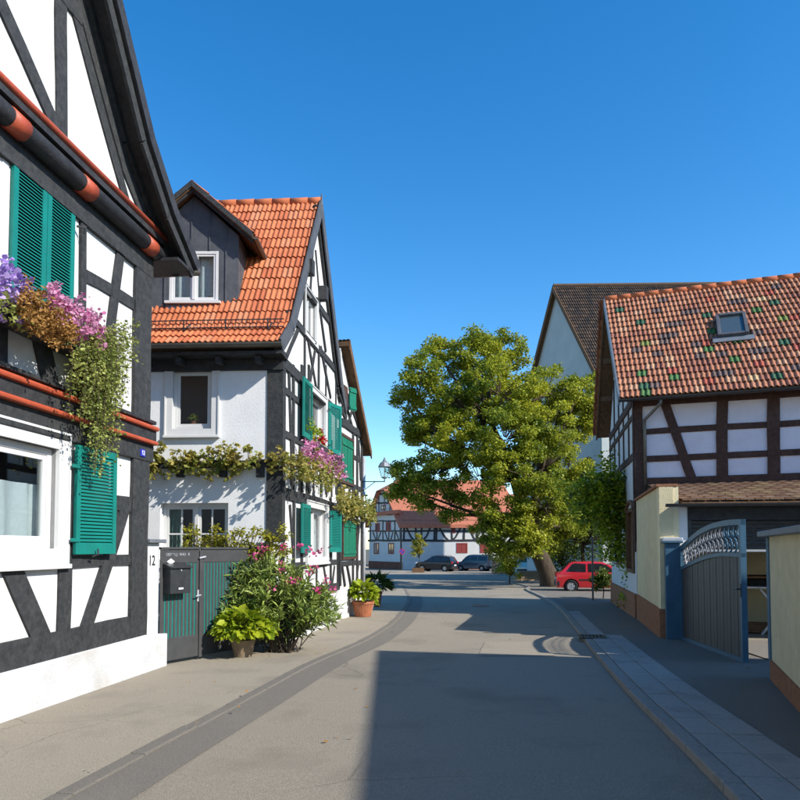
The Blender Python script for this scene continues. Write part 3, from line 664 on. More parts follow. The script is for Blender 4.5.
# windows on the front
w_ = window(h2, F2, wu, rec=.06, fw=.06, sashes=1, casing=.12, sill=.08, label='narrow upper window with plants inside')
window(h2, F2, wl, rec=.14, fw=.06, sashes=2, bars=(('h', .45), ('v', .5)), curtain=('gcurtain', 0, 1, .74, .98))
# vine beam with brackets
zv = F2.hit(230, 464.5)[1]; mb = MB(); beam(mb, F2, (.02, zv), (W2*.75, zv), .12, -.02, .10); mb.build('vine_beam', M['timber'], h2, fix=True)
for px in (181.5, 224, 261):
    u, z = F2.hit(px, 472); mb = MB(); F2.box(mb, u-.07, u+.07, z-.10, z+.10, -.02, .085); mb.build('bracket', M['timberd'], h2, fix=True)
# gable windows and shutters
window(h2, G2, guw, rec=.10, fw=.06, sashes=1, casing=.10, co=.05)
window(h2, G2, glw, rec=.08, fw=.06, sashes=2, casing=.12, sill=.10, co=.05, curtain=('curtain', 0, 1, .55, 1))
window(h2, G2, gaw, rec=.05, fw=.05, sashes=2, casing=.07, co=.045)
def open_shutter(hu, w, z0, z1, left, ang, n=30, fac=G2, house=None, m='teal', off=.07, plank=False):
    a = math.radians(ang); sgn = -1 if left else 1
    d = fac.d*sgn*math.cos(a)+fac.n*math.sin(a); hp = fac.P(hu, 0, off)
    sf = Fac((hp.x, hp.y), d); 
    if sf.n.dot(fac.n) < 0: sf.n = -sf.n
    s = shutter(house or h2, sf, 0, w, z0, z1, 0, n, m=m, plank=plank)
    for f in (.15, .85):
        mb = MB(); sf.box(mb, -.06, .05, z0+(z1-z0)*f-.015, z0+(z1-z0)*f+.015, .036, .046); mb.build('hinge', M['metal'], s, fix=True)
    return s
zA, zB = G2.hit(300, 438)[1], G2.hit(300, 379)[1]
open_shutter(guw[0]-.10, .78, zA, zB, True, 1.5, off=.09); open_shutter(guw[1]+.10, .62, zA, zB, False, 16)
zA, zB = G2.hit(299, 553)[1], G2.hit(299, 504)[1]
open_shutter(glw[0]-.13, .74, zA, zB, True, 1.5, off=.09); open_shutter(glw[1]+.13, .60, zA, zB, False, 14)
# small lamps / bird boxes on the gable
for px, py in ((304.5, 268), (319, 294)):
    u, z = G2.hit(px, py); mb = MB(); G2.box(mb, u-.09, u+.09, z-.16, z+.16, .0, .2); mb.build('nest_box', M['timberd'], h2, fix=True, bevel=.01)
# ================================================================== house 3 (beyond, brown verge, green shutters)
O3 = Vector((-1.50, 17.62, 0)); G3 = Fac(O3, (.177, .985)); h3 = thing('timber_frame_house', 'narrow half-timbered house with brown verge and closed green plank shutters, beyond the dormer house', 'house', (O3.x, O3.y, gz(17.6)), group='half-timbered houses')
L3 = G3.u(361.5); EZ3 = G3.hit(368, 458, .2)[1]+.1; za3 = G3.hit(341, 345, .2)[1]+.2
sl3 = (za3-EZ3)/(L3+.25)
uw3 = R4(G3.rect(339.8, 351.5, (345, 438), (345, 482))); lw3 = R4(G3.rect(341.5, 354.5, (347, 520), (347, 557)))
wall(G3, [(0, -.9), (L3, -.9), (L3, EZ3+.2), (0, za3-.1)], [uw3, lw3]).build('gable_wall', M['white'], h3)
mb = MB(); V3 = -G3.n
mb.add([G3.P(L3,-1,0), G3.P(L3,-1,-7), G3.P(L3,EZ3+.2,-7), G3.P(L3,EZ3+.2,0)], [(0,1,2,3)]); mb.add([G3.P(0,-1,-.0), G3.P(0,-1,-7), G3.P(0,za3-.05,-7), G3.P(0,za3-.05,-.0)], [(0,1,2,3)]); mb.build('wall', M['white2'], h3)
mb = MB(); pr = [(0, za3), (L3+.28, EZ3), (L3+.28, EZ3+.1), (0, za3+.12)]; G3.prism(mb, pr, -7, .20); r3 = mb.build('roof', M['wood'], h3, fix=True)
A = G3.P(L3+.3, EZ3+.1, .22); B = G3.P(0, za3+.12, .22); S = B-A
roof_tiles(r3, A, V3, S, 9, S.length/9, (0, 33), .21, DKTILE, lambda r, c: RND.choice((0,1,2)), single=False)
mb = MB(); G3.prism(mb, [(0, za3-.1), (L3+.28, EZ3-.08), (L3+.28, EZ3+.14), (0, za3+.16)], .205, .24); mb.build('barge_board', M['wood'], h3, fix=True)
b3 = lambda a, b, w: tpx(h3, G3, a, b, w, 'timber', .03)
z = G3.hit(350, 428)[1]; timber(h3, G3, (0, z), (L3, z), .18, o=.05)
for py, w in ((486, .14), (512, .16), (563, .12), (455, .1)):
    z = G3.hit(350, py)[1]; timber(h3, G3, (0, z), (L3, z), w)
for px in (339.5, 352.3, 356.5, 361): b3((px, 428), (px, 586), .12)
for a, b in (((342,488),(345,510)), ((349,488),(346,510)), ((353,488),(360,510)), ((341,565),(344,586)), ((346,565),(350,586)), ((353,565),(352,586)), ((358,565),(355,586)), ((358,440),(360,480)), ((359,520),(356,560)),
             ((339,395),(346,418)), ((346,398),(340,415)), ((344,400),(352,428)), ((352,408),(347,424)), ((340,408),(347,424)), ((350,405),(359,430))): b3(a, b, .085)
for r in (uw3, lw3):
    mb = MB(); ring(G3, mb, r[0]-.06, r[1]+.06, r[2]-.06, r[3]+.06, .07, -.05, .06); mb.build('window_frame', M['brown'], h3, fix=True)
    mb = MB(); G3.box(mb, r[0], r[1], r[2], r[3], -.04, -.02); mb.build('window_recess', M['timberd'], h3, fix=True)
    m_ = (r[0]+r[1])/2
    for a, b in ((r[0]+.015, m_-.01), (m_+.01, r[1]-.015)): shutter(h3, G3, a, b, r[2]+.01, r[3]-.01, .01, m='green', plank=True)
u, z = G3.hit(344.5, 398); mb = MB(); G3.box(mb, u-.2, u+.15, z-.25, z+.3, -.03, .05); mb.build('window', M['brown'], h3, fix=True)
open_shutter(u+.16, .28, z-.28, z+.32, False, 25, fac=G3, house=h3, m='green', plank=True)
# downpipe at the far corner
mb = MB(); mb.tube([G3.P(L3+.06, gz(20), .05), G3.P(L3+.06, EZ3-.05, .05)], .045, 8); mb.build('downpipe', M['galv'], h3, smooth=True)
# wall lantern on its bracket
lp = at(384.5, 470, 19.6); A = G3.P(L3-.02, at(366, 482, 20).z, .02)
lt = thing('wall_lantern', 'old glazed street lantern on an iron bracket at the house corner', 'lantern', A)
bz = at(380, 481.5, 19.6).z; E = Vector((lp.x, lp.y, bz))
mb = MB(); mb.tube([A+Vector((0,0,0)), Vector((E.x, E.y, bz))], .014, 6); mb.tube([A-Vector((0,0,.28)), A.lerp(E, .35)-Vector((0,0,.12)), A.lerp(E, .6)], .010, 6)
mb.tube([E+Vector((0,0,-.02)), E+Vector((0,0,.1))], .016, 6); mb.build('bracket', M['metal'], lt)
LH = .33; lz = bz+.08
mb = MB(); mb.lathe([(.0,0),(.05,.0),(.09,.03),(.09,.05)], (E.x,E.y,lz), 4); mb.build('base', M['grey'], lt); mb = MB(); mb.lathe([(.17,LH),(.185,LH),(.12,LH+.12),(.05,LH+.17),(.05,LH+.2),(.02,LH+.22),(.025,LH+.25),(0,LH+.28)], (E.x,E.y,lz), 8); mb.build('cap', M['grey'], lt)
mb = MB()
for k in range(4):
    w = math.pi/2*k; mb.tube([(E.x+.085*math.cos(w), E.y+.085*math.sin(w), lz+.04), (E.x+.165*math.cos(w), E.y+.165*math.sin(w), lz+LH)], .011, 4)
mb.build('frame', M['grey'], lt)
M['lglass'] = glassmat('lantern glass', (.9,.95,.9), .9, .9)
mb = MB(); mb.lathe([(.08,.04),(.158,LH)], (E.x,E.y,lz), 4); mb.build('pane', M['lglass'], lt)
# ================================================================== house 5 (right, mixed-colour tiles)
C5 = Vector((5.9, 17.5, 0)); U5 = Vector((.936, -.352, 0)).normalized(); V5 = Vector((.2, .98, 0)).normalized()
F5 = Fac(C5, U5); G5 = Fac(C5, V5); W5 = 10.5; L5 = G5.u(611.5); Z1 = Vector((0,0,1))
h5 = thing('timber_frame_house', 'brown half-timbered house with patchwork roof tiles and a skylight', 'house', (C5.x, C5.y, gz(17.5)), group='half-timbered houses')
def P5(a, v, z): return C5+U5*a+V5*v+Z1*z
ve = -.45; vr = L5/2+.15; EZ5 = at(627, 399, P5(-.38, ve, 0).y).z; RZ5 = at(609.5, 301, P5(-.38, vr, 0).y).z; EH5 = EZ5+.1
mb = wall(F5, [(0, -1), (W5, -1), (W5, EH5), (0, EH5)])
mb.build('wall', M['lavender'], h5)
sl5 = (RZ5-EZ5)/(vr-ve)
wa = R4(G5.rect(621.5, 617.5, (619, 513), (619, 563))); wb = R4(G5.rect(634.5, 628, (631, 511), (631, 570)))
wall(G5, [(0, -1), (L5, -1), (L5, EZ5+.1), (vr, RZ5-.2), (0, EZ5+.2)], [wa, wb]).build('gable_wall', M['white'], h5)
mb = MB(); a, b, c = P5(0,L5,0), P5(W5,L5,0), P5(W5,0,0)
for p, q in ((a, b), (b, c)): mb.add([p-Z1, q-Z1, q+Z1*EH5, p+Z1*EH5], [(0,1,2,3)])
mb.add([P5(W5,0,EH5), P5(W5,L5,EH5), P5(W5,vr,RZ5-.2)], [(0,1,2)]); mb.build('wall', M['lavender'], h5)
for r in (wa, wb):
    mb = MB(); ring(G5, mb, r[0]-.06, r[1]+.06, r[2]-.06, r[3]+.06, .1, -.05, .05); fr = mb.build('window', M['wood'], h5, fix=True)
    mb = MB(); G5.box(mb, r[0], r[1], r[2], r[3], -.1, -.06); mb.build('shutter', M['wood'], fr, fix=True)
    mb = MB(); mb.tube([G5.P(r[0]-.05, r[3]+.02, .02)]+[G5.P((r[0]+r[1])/2-math.cos(w)*(r[1]-r[0]+.1)/2, r[3]+.02+math.sin(w)*.22, .02) for w in [math.pi*k/8 for k in range(1, 8)]]+[G5.P(r[1]+.05, r[3]+.02, .02)], .06, 6); mb.build('arch', M['wood'], fr)
mb = MB(); G5.box(mb, -.0, L5, -1, G5.hit(628, 590)[1], -.1, .05); mb.build('plinth', M['brick'], h5, fix=True)
# front timbers
t5 = lambda a, b, w: tpx(h5, F5, a, b, w, 'brown', .03)
timber(h5, F5, (.1, 1.5), (.1, EH5), .20, 'brown', .035)
t5((722,390),(722,484), .25); t5((773.5,385),(773.5,484), .27); t5((665,404),(693.5,483), .21)
t5((843,380),(843,484), .25); t5((905,380),(905,484), .25); t5((880,395),(850,483), .2)
for y0, y1, w in ((432, 421, .145), (459, 451.5, .15)):
    A = F5.hit(646, y0); B = F5.hit(800, y1); timber(h5, F5, (.1, A[1]), (W5, B[1]), w, 'brown', .026)
A = F5.hit(646, 482)[1]; timber(h5, F5, (0, A), (W5, A), .2, 'brown', .045)
timber(h5, F5, (0, EH5-.12), (W5, EH5-.12), .26, 'brown', .05)
# gable-side timbers
timber(h5, G5, (.1, 1.5), (.1, EH5), .2, 'brown', .03)
z = G5.hit(628, 462)[1]; timber(h5, G5, (0, z), (L5, z), .18, 'brown', .03)
for u in (1.1, 2.3, 3.5, 4.8, L5-.12): timber(h5, G5, (u, z), (u, EZ5+.2+min(u, L5-u)*sl5*.9), .15, 'brown', .022)
timber(h5, G5, (0, z+1.0), (L5, z+1.0), .13, 'brown', .026); timber(h5, G5, (.2, EZ5+.05), (L5-.2, EZ5+.05), .2, 'brown', .04)
# roof
prof5 = [(ve, EZ5), (vr, RZ5), (L5+.5, RZ5-sl5*(L5+.5-vr))]
mb = MB()
for a, b in zip(prof5[:-1], prof5[1:]):
    pts = [(a[0], a[1]-.08), (b[0], b[1]-.08), (b[0], b[1]), (a[0], a[1])]
    mb.add([P5(-.38, *p) for p in pts]+[P5(W5+.3, *p) for p in pts], [(0,1,2,3),(7,6,5,4),(0,4,5,1),(1,5,6,2),(2,6,7,3),(3,7,4,0)])
roof5 = mb.build('roof', M['wood'], h5, fix=True)
A = P5(-.38, *prof5[0]); S = P5(-.38, *prof5[1])-A; N5 = U5.cross(S).normalized(); N5 = N5 if N5.z > 0 else -N5
def phit(px, py, P0, N):
    r = ray(px, py); o = Vector((0,0,CAMZ)); t = (P0-o).dot(N)/r.dot(N); return o+r*t
rng5 = random.Random(5); patches = {}
cl = [(1,2,9),(2,5,6),(2,9,5),(5,13,5),(7,2,5),(11,11,5),(13,17,9),(6,9,6),(1,14,9),(0,2,6),(3,2,6),(6,4,5),(5,8,5),(8,3,7),(9,5,5),(11,6,5),(12,3,9),(12,10,9),(14,5,5),(4,11,6),(6,16,9),(7,12,6),(9,10,6),(3,13,8),(8,13,5),(12,15,6),(2,16,5),(10,17,7),(14,13,5),(15,1,9),(5,17,8),(13,8,5),(1,8,8)]
for r, c, k in cl:
    patches[(r,c)] = k
    if k == 5 and rng5.random() < .7: patches[(r,c+1)] = 5
def pick5(r, c):
    if (r,c) in patches: return patches[(r,c)]
    q = rng5.random(); return 0 if q < .44 else 1 if q < .74 else 2 if q < .90 else 3 if q < .965 else 4 if q < .972 else 8 if q < .982 else 5
SKC = phit(731.5, 328, A+N5*.03, N5); Sn = N5.cross(U5).normalized(); Sn = Sn if Sn.z > 0 else -Sn
skw = (phit(748, 330, A, N5)-phit(715, 330, A, N5)).length*.92; skh = (phit(731, 316, A, N5)-phit(731, 340, A, N5)).length*.86
def keep5(p):
    w = p-SKC; return not (abs(w.dot(U5)) < skw*.5-.03 and abs(w.dot(Sn)) < skh*.5-.05)
shr = S.dot(U5); Sl = (S-U5*shr).length; nr5 = 18
roof_tiles(roof5, A+N5*.0-U5*.02, U5, S, nr5, Sl/nr5, (0, 45), .245, MIXTILE, pick5, shear=shr/Sl, keep=keep5, limit=300, prio=lambda p: (0 if p.x/p.y < .585 else 100)+p.length, h=.04, lift=.034)
A2 = P5(W5, *prof5[2]); S2 = P5(W5, *prof5[1])-A2; shr2 = S2.dot(-U5); Sl2 = (S2+U5*shr2).length
roof_tiles(roof5, A2, -U5, S2, 15, Sl2/15, (0, 45), .245, MIXTILE, pick5, shear=shr2/Sl2, single=False)
for k in range(28):
    B = P5(-.40+k*.39, vr, RZ5+.05); E = P5(-.40+k*.39+.41, vr, RZ5+.05+RND.uniform(-.01,.01)); mb = MB(); mb.tube([B, E], [.10, .09], 8); mb.build('ridge_tile', M['ridge'], roof5, smooth=True)
GV = Fac(C5-U5*.38, V5)
for i, (a, b) in enumerate(zip(prof5[:-1], prof5[1:])):
    mb = MB(); mb.add([P5(-.43, a[0], a[1]-.16), P5(-.43, b[0], b[1]-.16), P5(-.43, b[0], b[1]+.12), P5(-.43, a[0], a[1]+.12), P5(-.385, a[0], a[1]-.16), P5(-.385, b[0], b[1]-.16), P5(-.385, b[0], b[1]+.12), P5(-.385, a[0], a[1]+.12)], [(0,1,2,3),(7,6,5,4),(0,4,5,1),(1,5,6,2),(2,6,7,3),(3,7,4,0)])
    mb.build('barge_board', M['grey'] if i == 0 else M['wood'], h5, fix=True)
for k in range(6):
    v = .4+k*1.0
    if v < L5: mb = MB(); mb.add([P5(aa, vv, EZ5+.25+min(v, L5-v)*sl5+zz) for aa in (-.36, .0) for vv in (v-.06, v+.06) for zz in (-.14, -.0)], [(0,2,3,1),(4,5,7,6),(0,1,5,4),(2,6,7,3),(0,4,6,2),(1,3,7,5)]); mb.build('purlin_end', M['wood'], h5, fix=True)
gutter(h5, P5(-.42, ve-.07, EZ5-.03), P5(W5, ve-.07, EZ5-.03), .065, 'metal')
# downpipe
p0 = P5(.55, ve-.05, EZ5-.06); dpu = F5.u(646.5)
mb = MB(); mb.tube([p0, p0-Z1*.12, F5.P(dpu, EZ5-.5, .08), F5.P(dpu, EZ5-.7, .07), F5.P(dpu, 2.9, .07)], .042, 8); mb.build('downpipe', M['zinc'], h5, smooth=True)
# skylight
sk_ = thing('roof_window', 'small grey framed skylight standing proud of the patchwork roof', 'skylight', SKC)
def SK(u, s, n): return SKC+U5*u+Sn*s+N5*n
def skbox(mb, u0,u1,s0,s1,n0,n1): return mb.hexa([SK(u0,s0,n0),SK(u1,s0,n0),SK(u1,s1,n0),SK(u0,s1,n0),SK(u0,s0,n1),SK(u1,s0,n1),SK(u1,s1,n1),SK(u0,s1,n1)])
mb = MB(); w, h_ = skw/2, skh/2; f = .085
skbox(mb, -w,-w+f,-h_,h_,-.05,.16); skbox(mb, w-f,w,-h_,h_,-.05,.16); skbox(mb, -w+f,w-f,h_-f*1.2,h_,-.05,.175); skbox(mb, -w+f,w-f,-h_,-h_+f,-.05,.15); mb.build('frame', M['slate'], sk_, fix=True, bevel=.01)
M['skyglass'] = mat('skylight glass', (.05,.07,.08), rough=.05, spec=1)
mb = MB(); skbox(mb, -w+f+.001,w-f-.001,-h_+f+.001,h_-f*1.2-.001,.08,.11); mb.build('pane', M['skyglass'], sk_, fix=True)
mb = MB(); skbox(mb, -w-.12, w+.12, -h_-.22, -h_-.01, .045, .07); mb.build('apron', M['grey'], sk_, fix=True)
# ================================================================== lean-to garage with the cream side wall
YA = gp(661.5, 641.5); YC = Vector((YA.x, YA.y, 0)); YD = (Vector((C5.x-.05, C5.y-.2, 0))-YC); LY = YD.length
GY = Fac(YC, YD); US = Vector((.985, -.17, 0)).normalized(); FY = Fac(YC, US)
lean = thing('garage', 'lean-to garage with cream side wall, brown tile canopy and dark open front', 'garage', (YC.x, YC.y, gz(YC.y)))
ztop = GY.hit(660.5, 486)[1]; WS = 7.0
mb = MB(); GY.box(mb, 0, LY, -1, ztop, -.25, 0); mb.build('side_wall', M['cream'], lean, fix=True)
zpl = GY.hit(661, 609)[1]; mb = MB(); GY.prism(mb, [(-.01, -1), (LY, -1), (LY, zpl+.02), (-.01, zpl)], -.1, .025); mb.build('brick_plinth', M['brick'], lean, fix=True)
n = 9
for k in range(n):
    a = LY*k/n; mb = MB(); GY.prism(mb, [(a+.004, ztop), (a+LY/n-.004, ztop), (a+LY/n-.004, ztop+.05), (a+.004, ztop+.055)], -.33, .06); mb.build('coping_tile', M['brick'], lean, fix=True, bevel=.008)
pw = FY.u(680.5)-.02; zc = FY.hit(690, 501, .2)[1]
mb = MB(); FY.box(mb, 0.001, pw, -1, ztop-.001, -.25, -.001); mb.build('pier', M['creamp'], lean, fix=True)
mb = MB(); FY.box(mb, pw, pw+.16, -1, zc-.1, -.3, -.03); mb.build('pier', M['white2'], lean, fix=True)
hz1 = FY.hit(720, 505)[1]; hz0 = FY.hit(720, 520)[1]
mb = MB(); FY.box(mb, pw+.16, WS, hz0, hz1+.05, -.22, -.02); mb.build('lintel', M['timberd'], lean, fix=True)
mb = MB(); FY.box(mb, pw+.17, pw+.24, -1, hz0-.001, -.2, -.05); mb.build('door_guide', M['metal'], lean, fix=True)
zz = hz0; rsl = (hz0-FY.hit(740, 549)[1])/7
for k in range(7):
    mb = MB(); FY.box(mb, pw+.25, WS, zz-rsl*(k+1)+.006, zz-rsl*k-.004, -.14-.004*(k % 2), -.11); mb.build('door_slat', M['metal'], lean, fix=True, bevel=.012)
mb = MB(); FY.box(mb, pw+.25, WS, zz-rsl*7-.05, zz-rsl*7-.01, -.16, -.09); mb.build('bottom_bar', M['galv'], lean, fix=True)
# inside
mb = MB(); q = [FY.P(pw+.2, 0, -.3), FY.P(WS, 0, -.3), FY.P(WS, 0, -3.6), FY.P(pw+.2, 0, -3.6)]; za_ = -.6; zb_ = 2.5
mb.add([q[1]+Z1*za_, q[2]+Z1*za_, q[2]+Z1*zb_, q[1]+Z1*zb_], [(0,1,2,3)]); mb.add([q[2]+Z1*za_, q[3]+Z1*za_, q[3]+Z1*zb_, q[2]+Z1*zb_], [(0,1,2,3)]); mb.add([q[3]+Z1*za_, q[0]+Z1*za_, q[0]+Z1*zb_, q[3]+Z1*zb_], [(0,1,2,3)])
mb.build('inner_wall', M['creamp'], lean)
mb = MB(); FY.box(mb, WS, WS+.25, -1, 3.0, -3.6, 0); mb.build('side_wall', M['cream'], lean, fix=True)
# canopy
ca = FY.P(pw+.02, zc, .18); cb = FY.P(WS, zc, .18)
zc1 = F5.hit(740, 483)[1]; 
def CP(f, s, dz=0):
    a = ca.lerp(cb, f); r = F5.hit(0,0) if False else None
    # matching point on the house wall, straight back
    den = V5.dot(F5.n); t = (C5-a).dot(F5.n)/den; b = a+V5*t; b.z = zc1
    return a.lerp(b, s)+Z1*dz
mb = MB(); q = [CP(0,0), CP(1,0), CP(1,1), CP(0,1)]; mb.hexa([p-Z1*.10 for p in q]+[p-Z1*.02 for p in q]); can = mb.build('canopy', M['wood'], lean, fix=True)
BRT = [mat('brown tile %d' % i, c, tuple(k*.75 for k in c), 6, .85, .35, 30, .2) for i, c in enumerate([(.20,.115,.07),(.165,.095,.06),(.24,.15,.095),(.25,.17,.09)])]
ncol = 26; nrow = 8
for r in range(nrow):
    for c in range(ncol):
        f0, f1 = c/ncol, (c+1)/ncol; s0_, s1_ = r/nrow, (r+1.12)/nrow
        p = [CP(f0+.001, s0_, .045), CP(f1-.001, s0_, .045), CP(f1-.001, min(1,s1_), .012), CP(f0+.001, min(1,s1_), .012)]
        mb = MB(); m1 = (p[0]+p[1])/2+Z1*.02; m2 = (p[2]+p[3])/2+Z1*.02
        mb.add(p[:2]+p[2:]+[m1, m2]+[p[0]-Z1*.03, p[1]-Z1*.03], [(0,4,5,3),(4,1,2,5),(0,6,7,1),(0,1,4)]); mb.build('canopy_tile', BRT[RND.choice((0,0,1,2,3))], can)
gutter(lean, CP(-.045,0,-.05)+FY.n*.05, CP(1,0,-.05)+FY.n*.05, .06, 'metal')
# things inside: a work table on trestles, stacked boards
wt = thing('trestle_table', 'pale trestle table with crossed legs standing inside the dark garage', 'table', FY.P(1.55, gz(14.6), -1.6))
tz = at(757, 584, 15.3).z
for k, (z0, z1, m_) in enumerate(((tz-.04, tz, 'galv'), (tz+.17, tz+.21, 'wood'))):
    mb = MB(); FY.box(mb, 1.0, 4.2, z0, z1, -2.2-.1*k, -1.4); mb.build('table_top' if k == 0 else 'shelf', M[m_], wt, fix=True, bevel=.008)
for u in (1.2, 2.6, 4.0):
    for s in (-1, 1):
        mb = MB(); zf = gz(14.8); mb.tube([FY.P(u-.35*s, zf, -1.6+.03*s), FY.P(u+.35*s, tz-.05, -1.6+.03*s)], .03, 4); mb.build('leg', M['galv'], wt)
mb = MB(); FY.box(mb, 1.1, 4.1, tz-.002, tz+.17, -2.2, -2.1); mb.build('back_board', M['timberd'], wt, fix=True)
bd = thing('board_stack', 'stack of pale planks lying on the garage floor under the trestle table', 'planks', FY.P(2.3, gz(14.4), -1.7))
for k in range(4):
    mb = MB(); FY.box(mb, 1.2+.05*k, 4.2-.06*k, gz(14.4)+.02+k*.05, gz(14.4)+.065+k*.05, -2.1+.03*k, -1.75-.02*k); mb.build('plank', M['wood'], bd, fix=True)
# ================================================================== gate on the right
pA = gp(666.5, 642.5)
post = thing('gate_post', 'square blue-grey gate post with pale cap beside the cream wall', 'gate post', pA)
GPd = Fac((pA.x, pA.y), (.25, .968)); zpt = GPd.hit(666, 543)[1]
mb = MB(); fx = Vector((.985,-.17,0)).normalized(); q = [pA, pA+fx*.27, pA+fx*.27+GPd.d*.36, pA+GPd.d*.36]; q = [Vector((p.x,p.y,0)) for p in q]
mb.hexa([p+Z1*(gz(13)-.2) for p in q]+[p+Z1*zpt for p in q]); mb.build('shaft', M['bluepaint'], post, fix=True, bevel=.012)
cq = [q[0]+(-fx-GPd.d)*.05, q[1]+(fx-GPd.d)*.05, q[2]+(fx+GPd.d)*.05, q[3]+(-fx+GPd.d)*.05]
mb = MB(); mb.hexa([p+Z1*(zpt+.0) for p in cq]+[p+Z1*(zpt+.03) for p in cq]); mb.build('cap_moulding', M['bluepaint'], post, fix=True, bevel=.006)
mb = MB(); mb.hexa([p+Z1*(zpt+.031) for p in cq]+[p+Z1*(zpt+.10) for p in cq]); mb.build('cap', M['galv'], post, fix=True, bevel=.012)
gh = q[1]+fx*.02; ge = gp(746, 665, .03); GA = Fac((gh.x, gh.y), (ge.x-gh.x, ge.y-gh.y)); LG = (Vector((ge.x, ge.y, 0))-gh).length
if GA.n.x > 0: GA.n = -GA.n
gate = thing('gate_leaf', 'open arched grey gate leaf with vertical boards and scrollwork on top', 'gate', (gh.x, gh.y, gz(gh.y)))
def curve(pts):
    h = sorted(GA.hit(*p) for p in pts)
    h[0] = (0, h[0][1]); h[-1] = (LG, h[-1][1])
    def f(u):
        u = max(0, min(LG, u))
        for (a, za), (b, zb) in zip(h[:-1], h[1:]):
            if u <= b: return za+(zb-za)*(u-a)/(b-a)
        return h[-1][1]
    def g(u): return sum(f(u+d_) for d_ in (-.16,-.08,0,.08,.16))/5
    return g
ctop = curve([(682.5,547),(687,541.5),(694,535),(701.6,529),(713,523.5),(725,520.5),(735,519.3),(745,519)])
clow = curve([(682.5,567.5),(692,562),(703.7,556.8),(714,553.8),(725,552.3),(742,553.2)])
zg0 = lambda u: gz(gh.y+GA.d.y*u)+.05
mb = MB(); N_ = 24
for (cf, w) in ((ctop, .085), (clow, .06)):
    for k in range(N_):
        a, b = LG*k/N_, LG*(k+1)/N_
        GA.prism(mb, [(a, cf(a)-w), (b, cf(b)-w), (b, cf(b)), (a, cf(a))], -.035, .035)
GA.prism(mb, [(0, zg0(0)), (.07, zg0(0)), (.07, ctop(.07)), (0, ctop(0))], -.04, .04); GA.prism(mb, [(LG-.07, zg0(LG)), (LG, zg0(LG)), (LG, ctop(LG)), (LG-.07, ctop(LG-.07))], -.04, .04)
GA.prism(mb, [(.07, zg0(0)), (LG-.07, zg0(LG)), (LG-.07, zg0(LG)+.07), (.07, zg0(0)+.07)], -.035, .035); mb.build('frame', M['bluepaint'], gate, fix=True)
nb = 19; bw = (LG-.14)/nb
for k in range(nb):
    a = .07+k*bw+.004; b = a+bw-.008; mb = MB()
    GA.prism(mb, [(a, zg0(a)+.06), (b, zg0(b)+.06), (b, clow(b)-.04), ((a+b)/2, clow((a+b)/2)-.04), (a, clow(a)-.04)], -.02, .012+.003*(k % 2)); mb.build('board', M['anth'], gate, fix=True, bevel=.006)
# scrolls
M['scroll'] = mat('dull grey wrought iron', (.20,.21,.23), (.13,.14,.155), 12, .55, .1, 40, .4)
def scroll(mb, cu, cz, r, turn, sgn, ph):
    pts = []
    for k in range(15):
        f = k/14; w = ph+sgn*turn*f; rr = r*(1-.72*f); pts.append(GA.P(cu+rr*math.cos(w), cz+rr*math.sin(w), 0))
    mb.tube(pts, .015, 5)
for k in range(15):
    u = .16+k*(LG-.3)/14; zl, zh = clow(u)+.01, ctop(u)-.09; h_ = zh-zl
    mb = MB(); r_ = min(.12, h_*.26)
    scroll(mb, u, zl+r_, r_, 5.5, 1, -math.pi/2); scroll(mb, u, zh-r_, r_, 5.5, 1, math.pi/2)
    mb.tube([GA.P(u+r_*.6, zl+r_*1.6, 0), GA.P(u, (zl+zh)/2, 0), GA.P(u-r_*.6, zh-r_*1.6, 0)], .015, 5)
    mb.build('scroll', M['scroll'] if k < 11 else M['bluepaint'], gate, smooth=True)
for z in (.35, 1.45):
    mb = MB(); mb.tube([GA.P(-.05, z-.06, 0), GA.P(-.05, z+.06, 0)], .025, 8); GA.box(mb, -.07, .05, z-.02, z+.02, -.01, .01); mb.build('hinge', M['metal'], gate)
mb = MB(); GA.box(mb, LG-.055, LG-.015, .88, 1.08, .041, .05); mb.tube([GA.P(LG-.035, 1.0, .04), GA.P(LG-.035, 1.0, .09), GA.P(LG-.15, 1.0, .09)], .011, 6); mb.build('handle', M['metal'], gate)
# garden wall, right foreground
WR0 = Vector((4.72, 9.0, 0)); WR = Fac(WR0, (-.35, -.94)); zw = 1.74
gw = thing('garden_wall', 'cream roughcast garden wall with grey capping at the right edge', 'wall', (WR0.x, WR0.y, gz(9)))
LW = 5.5
mb = MB(); WR.box(mb, .17, LW, -.5, zw, -.24, 0); mb.build('wall_body', M['cream'], gw, fix=True)
mb = MB(); WR.box(mb, 0, .168, -.5, zw, -.26, .02); mb.build('end_post', M['bluepaint'], gw, fix=True, bevel=.01)
for k in range(6):
    a = -.16+k*1.09; b = min(a+1.085, LW+.08); mb = MB(); WR.prism(mb, [(a, zw+.001), (b, zw+.001), (b, zw+.075), (a, zw+.075)], -.34, .10); mb.build('cap_slab', M['grey'], gw, fix=True, bevel=.012)
mb = MB(); WR.box(mb, .172, LW, -.5, .2, -.1, .025); mb.build('brick_plinth', M['brick'], gw, fix=True)
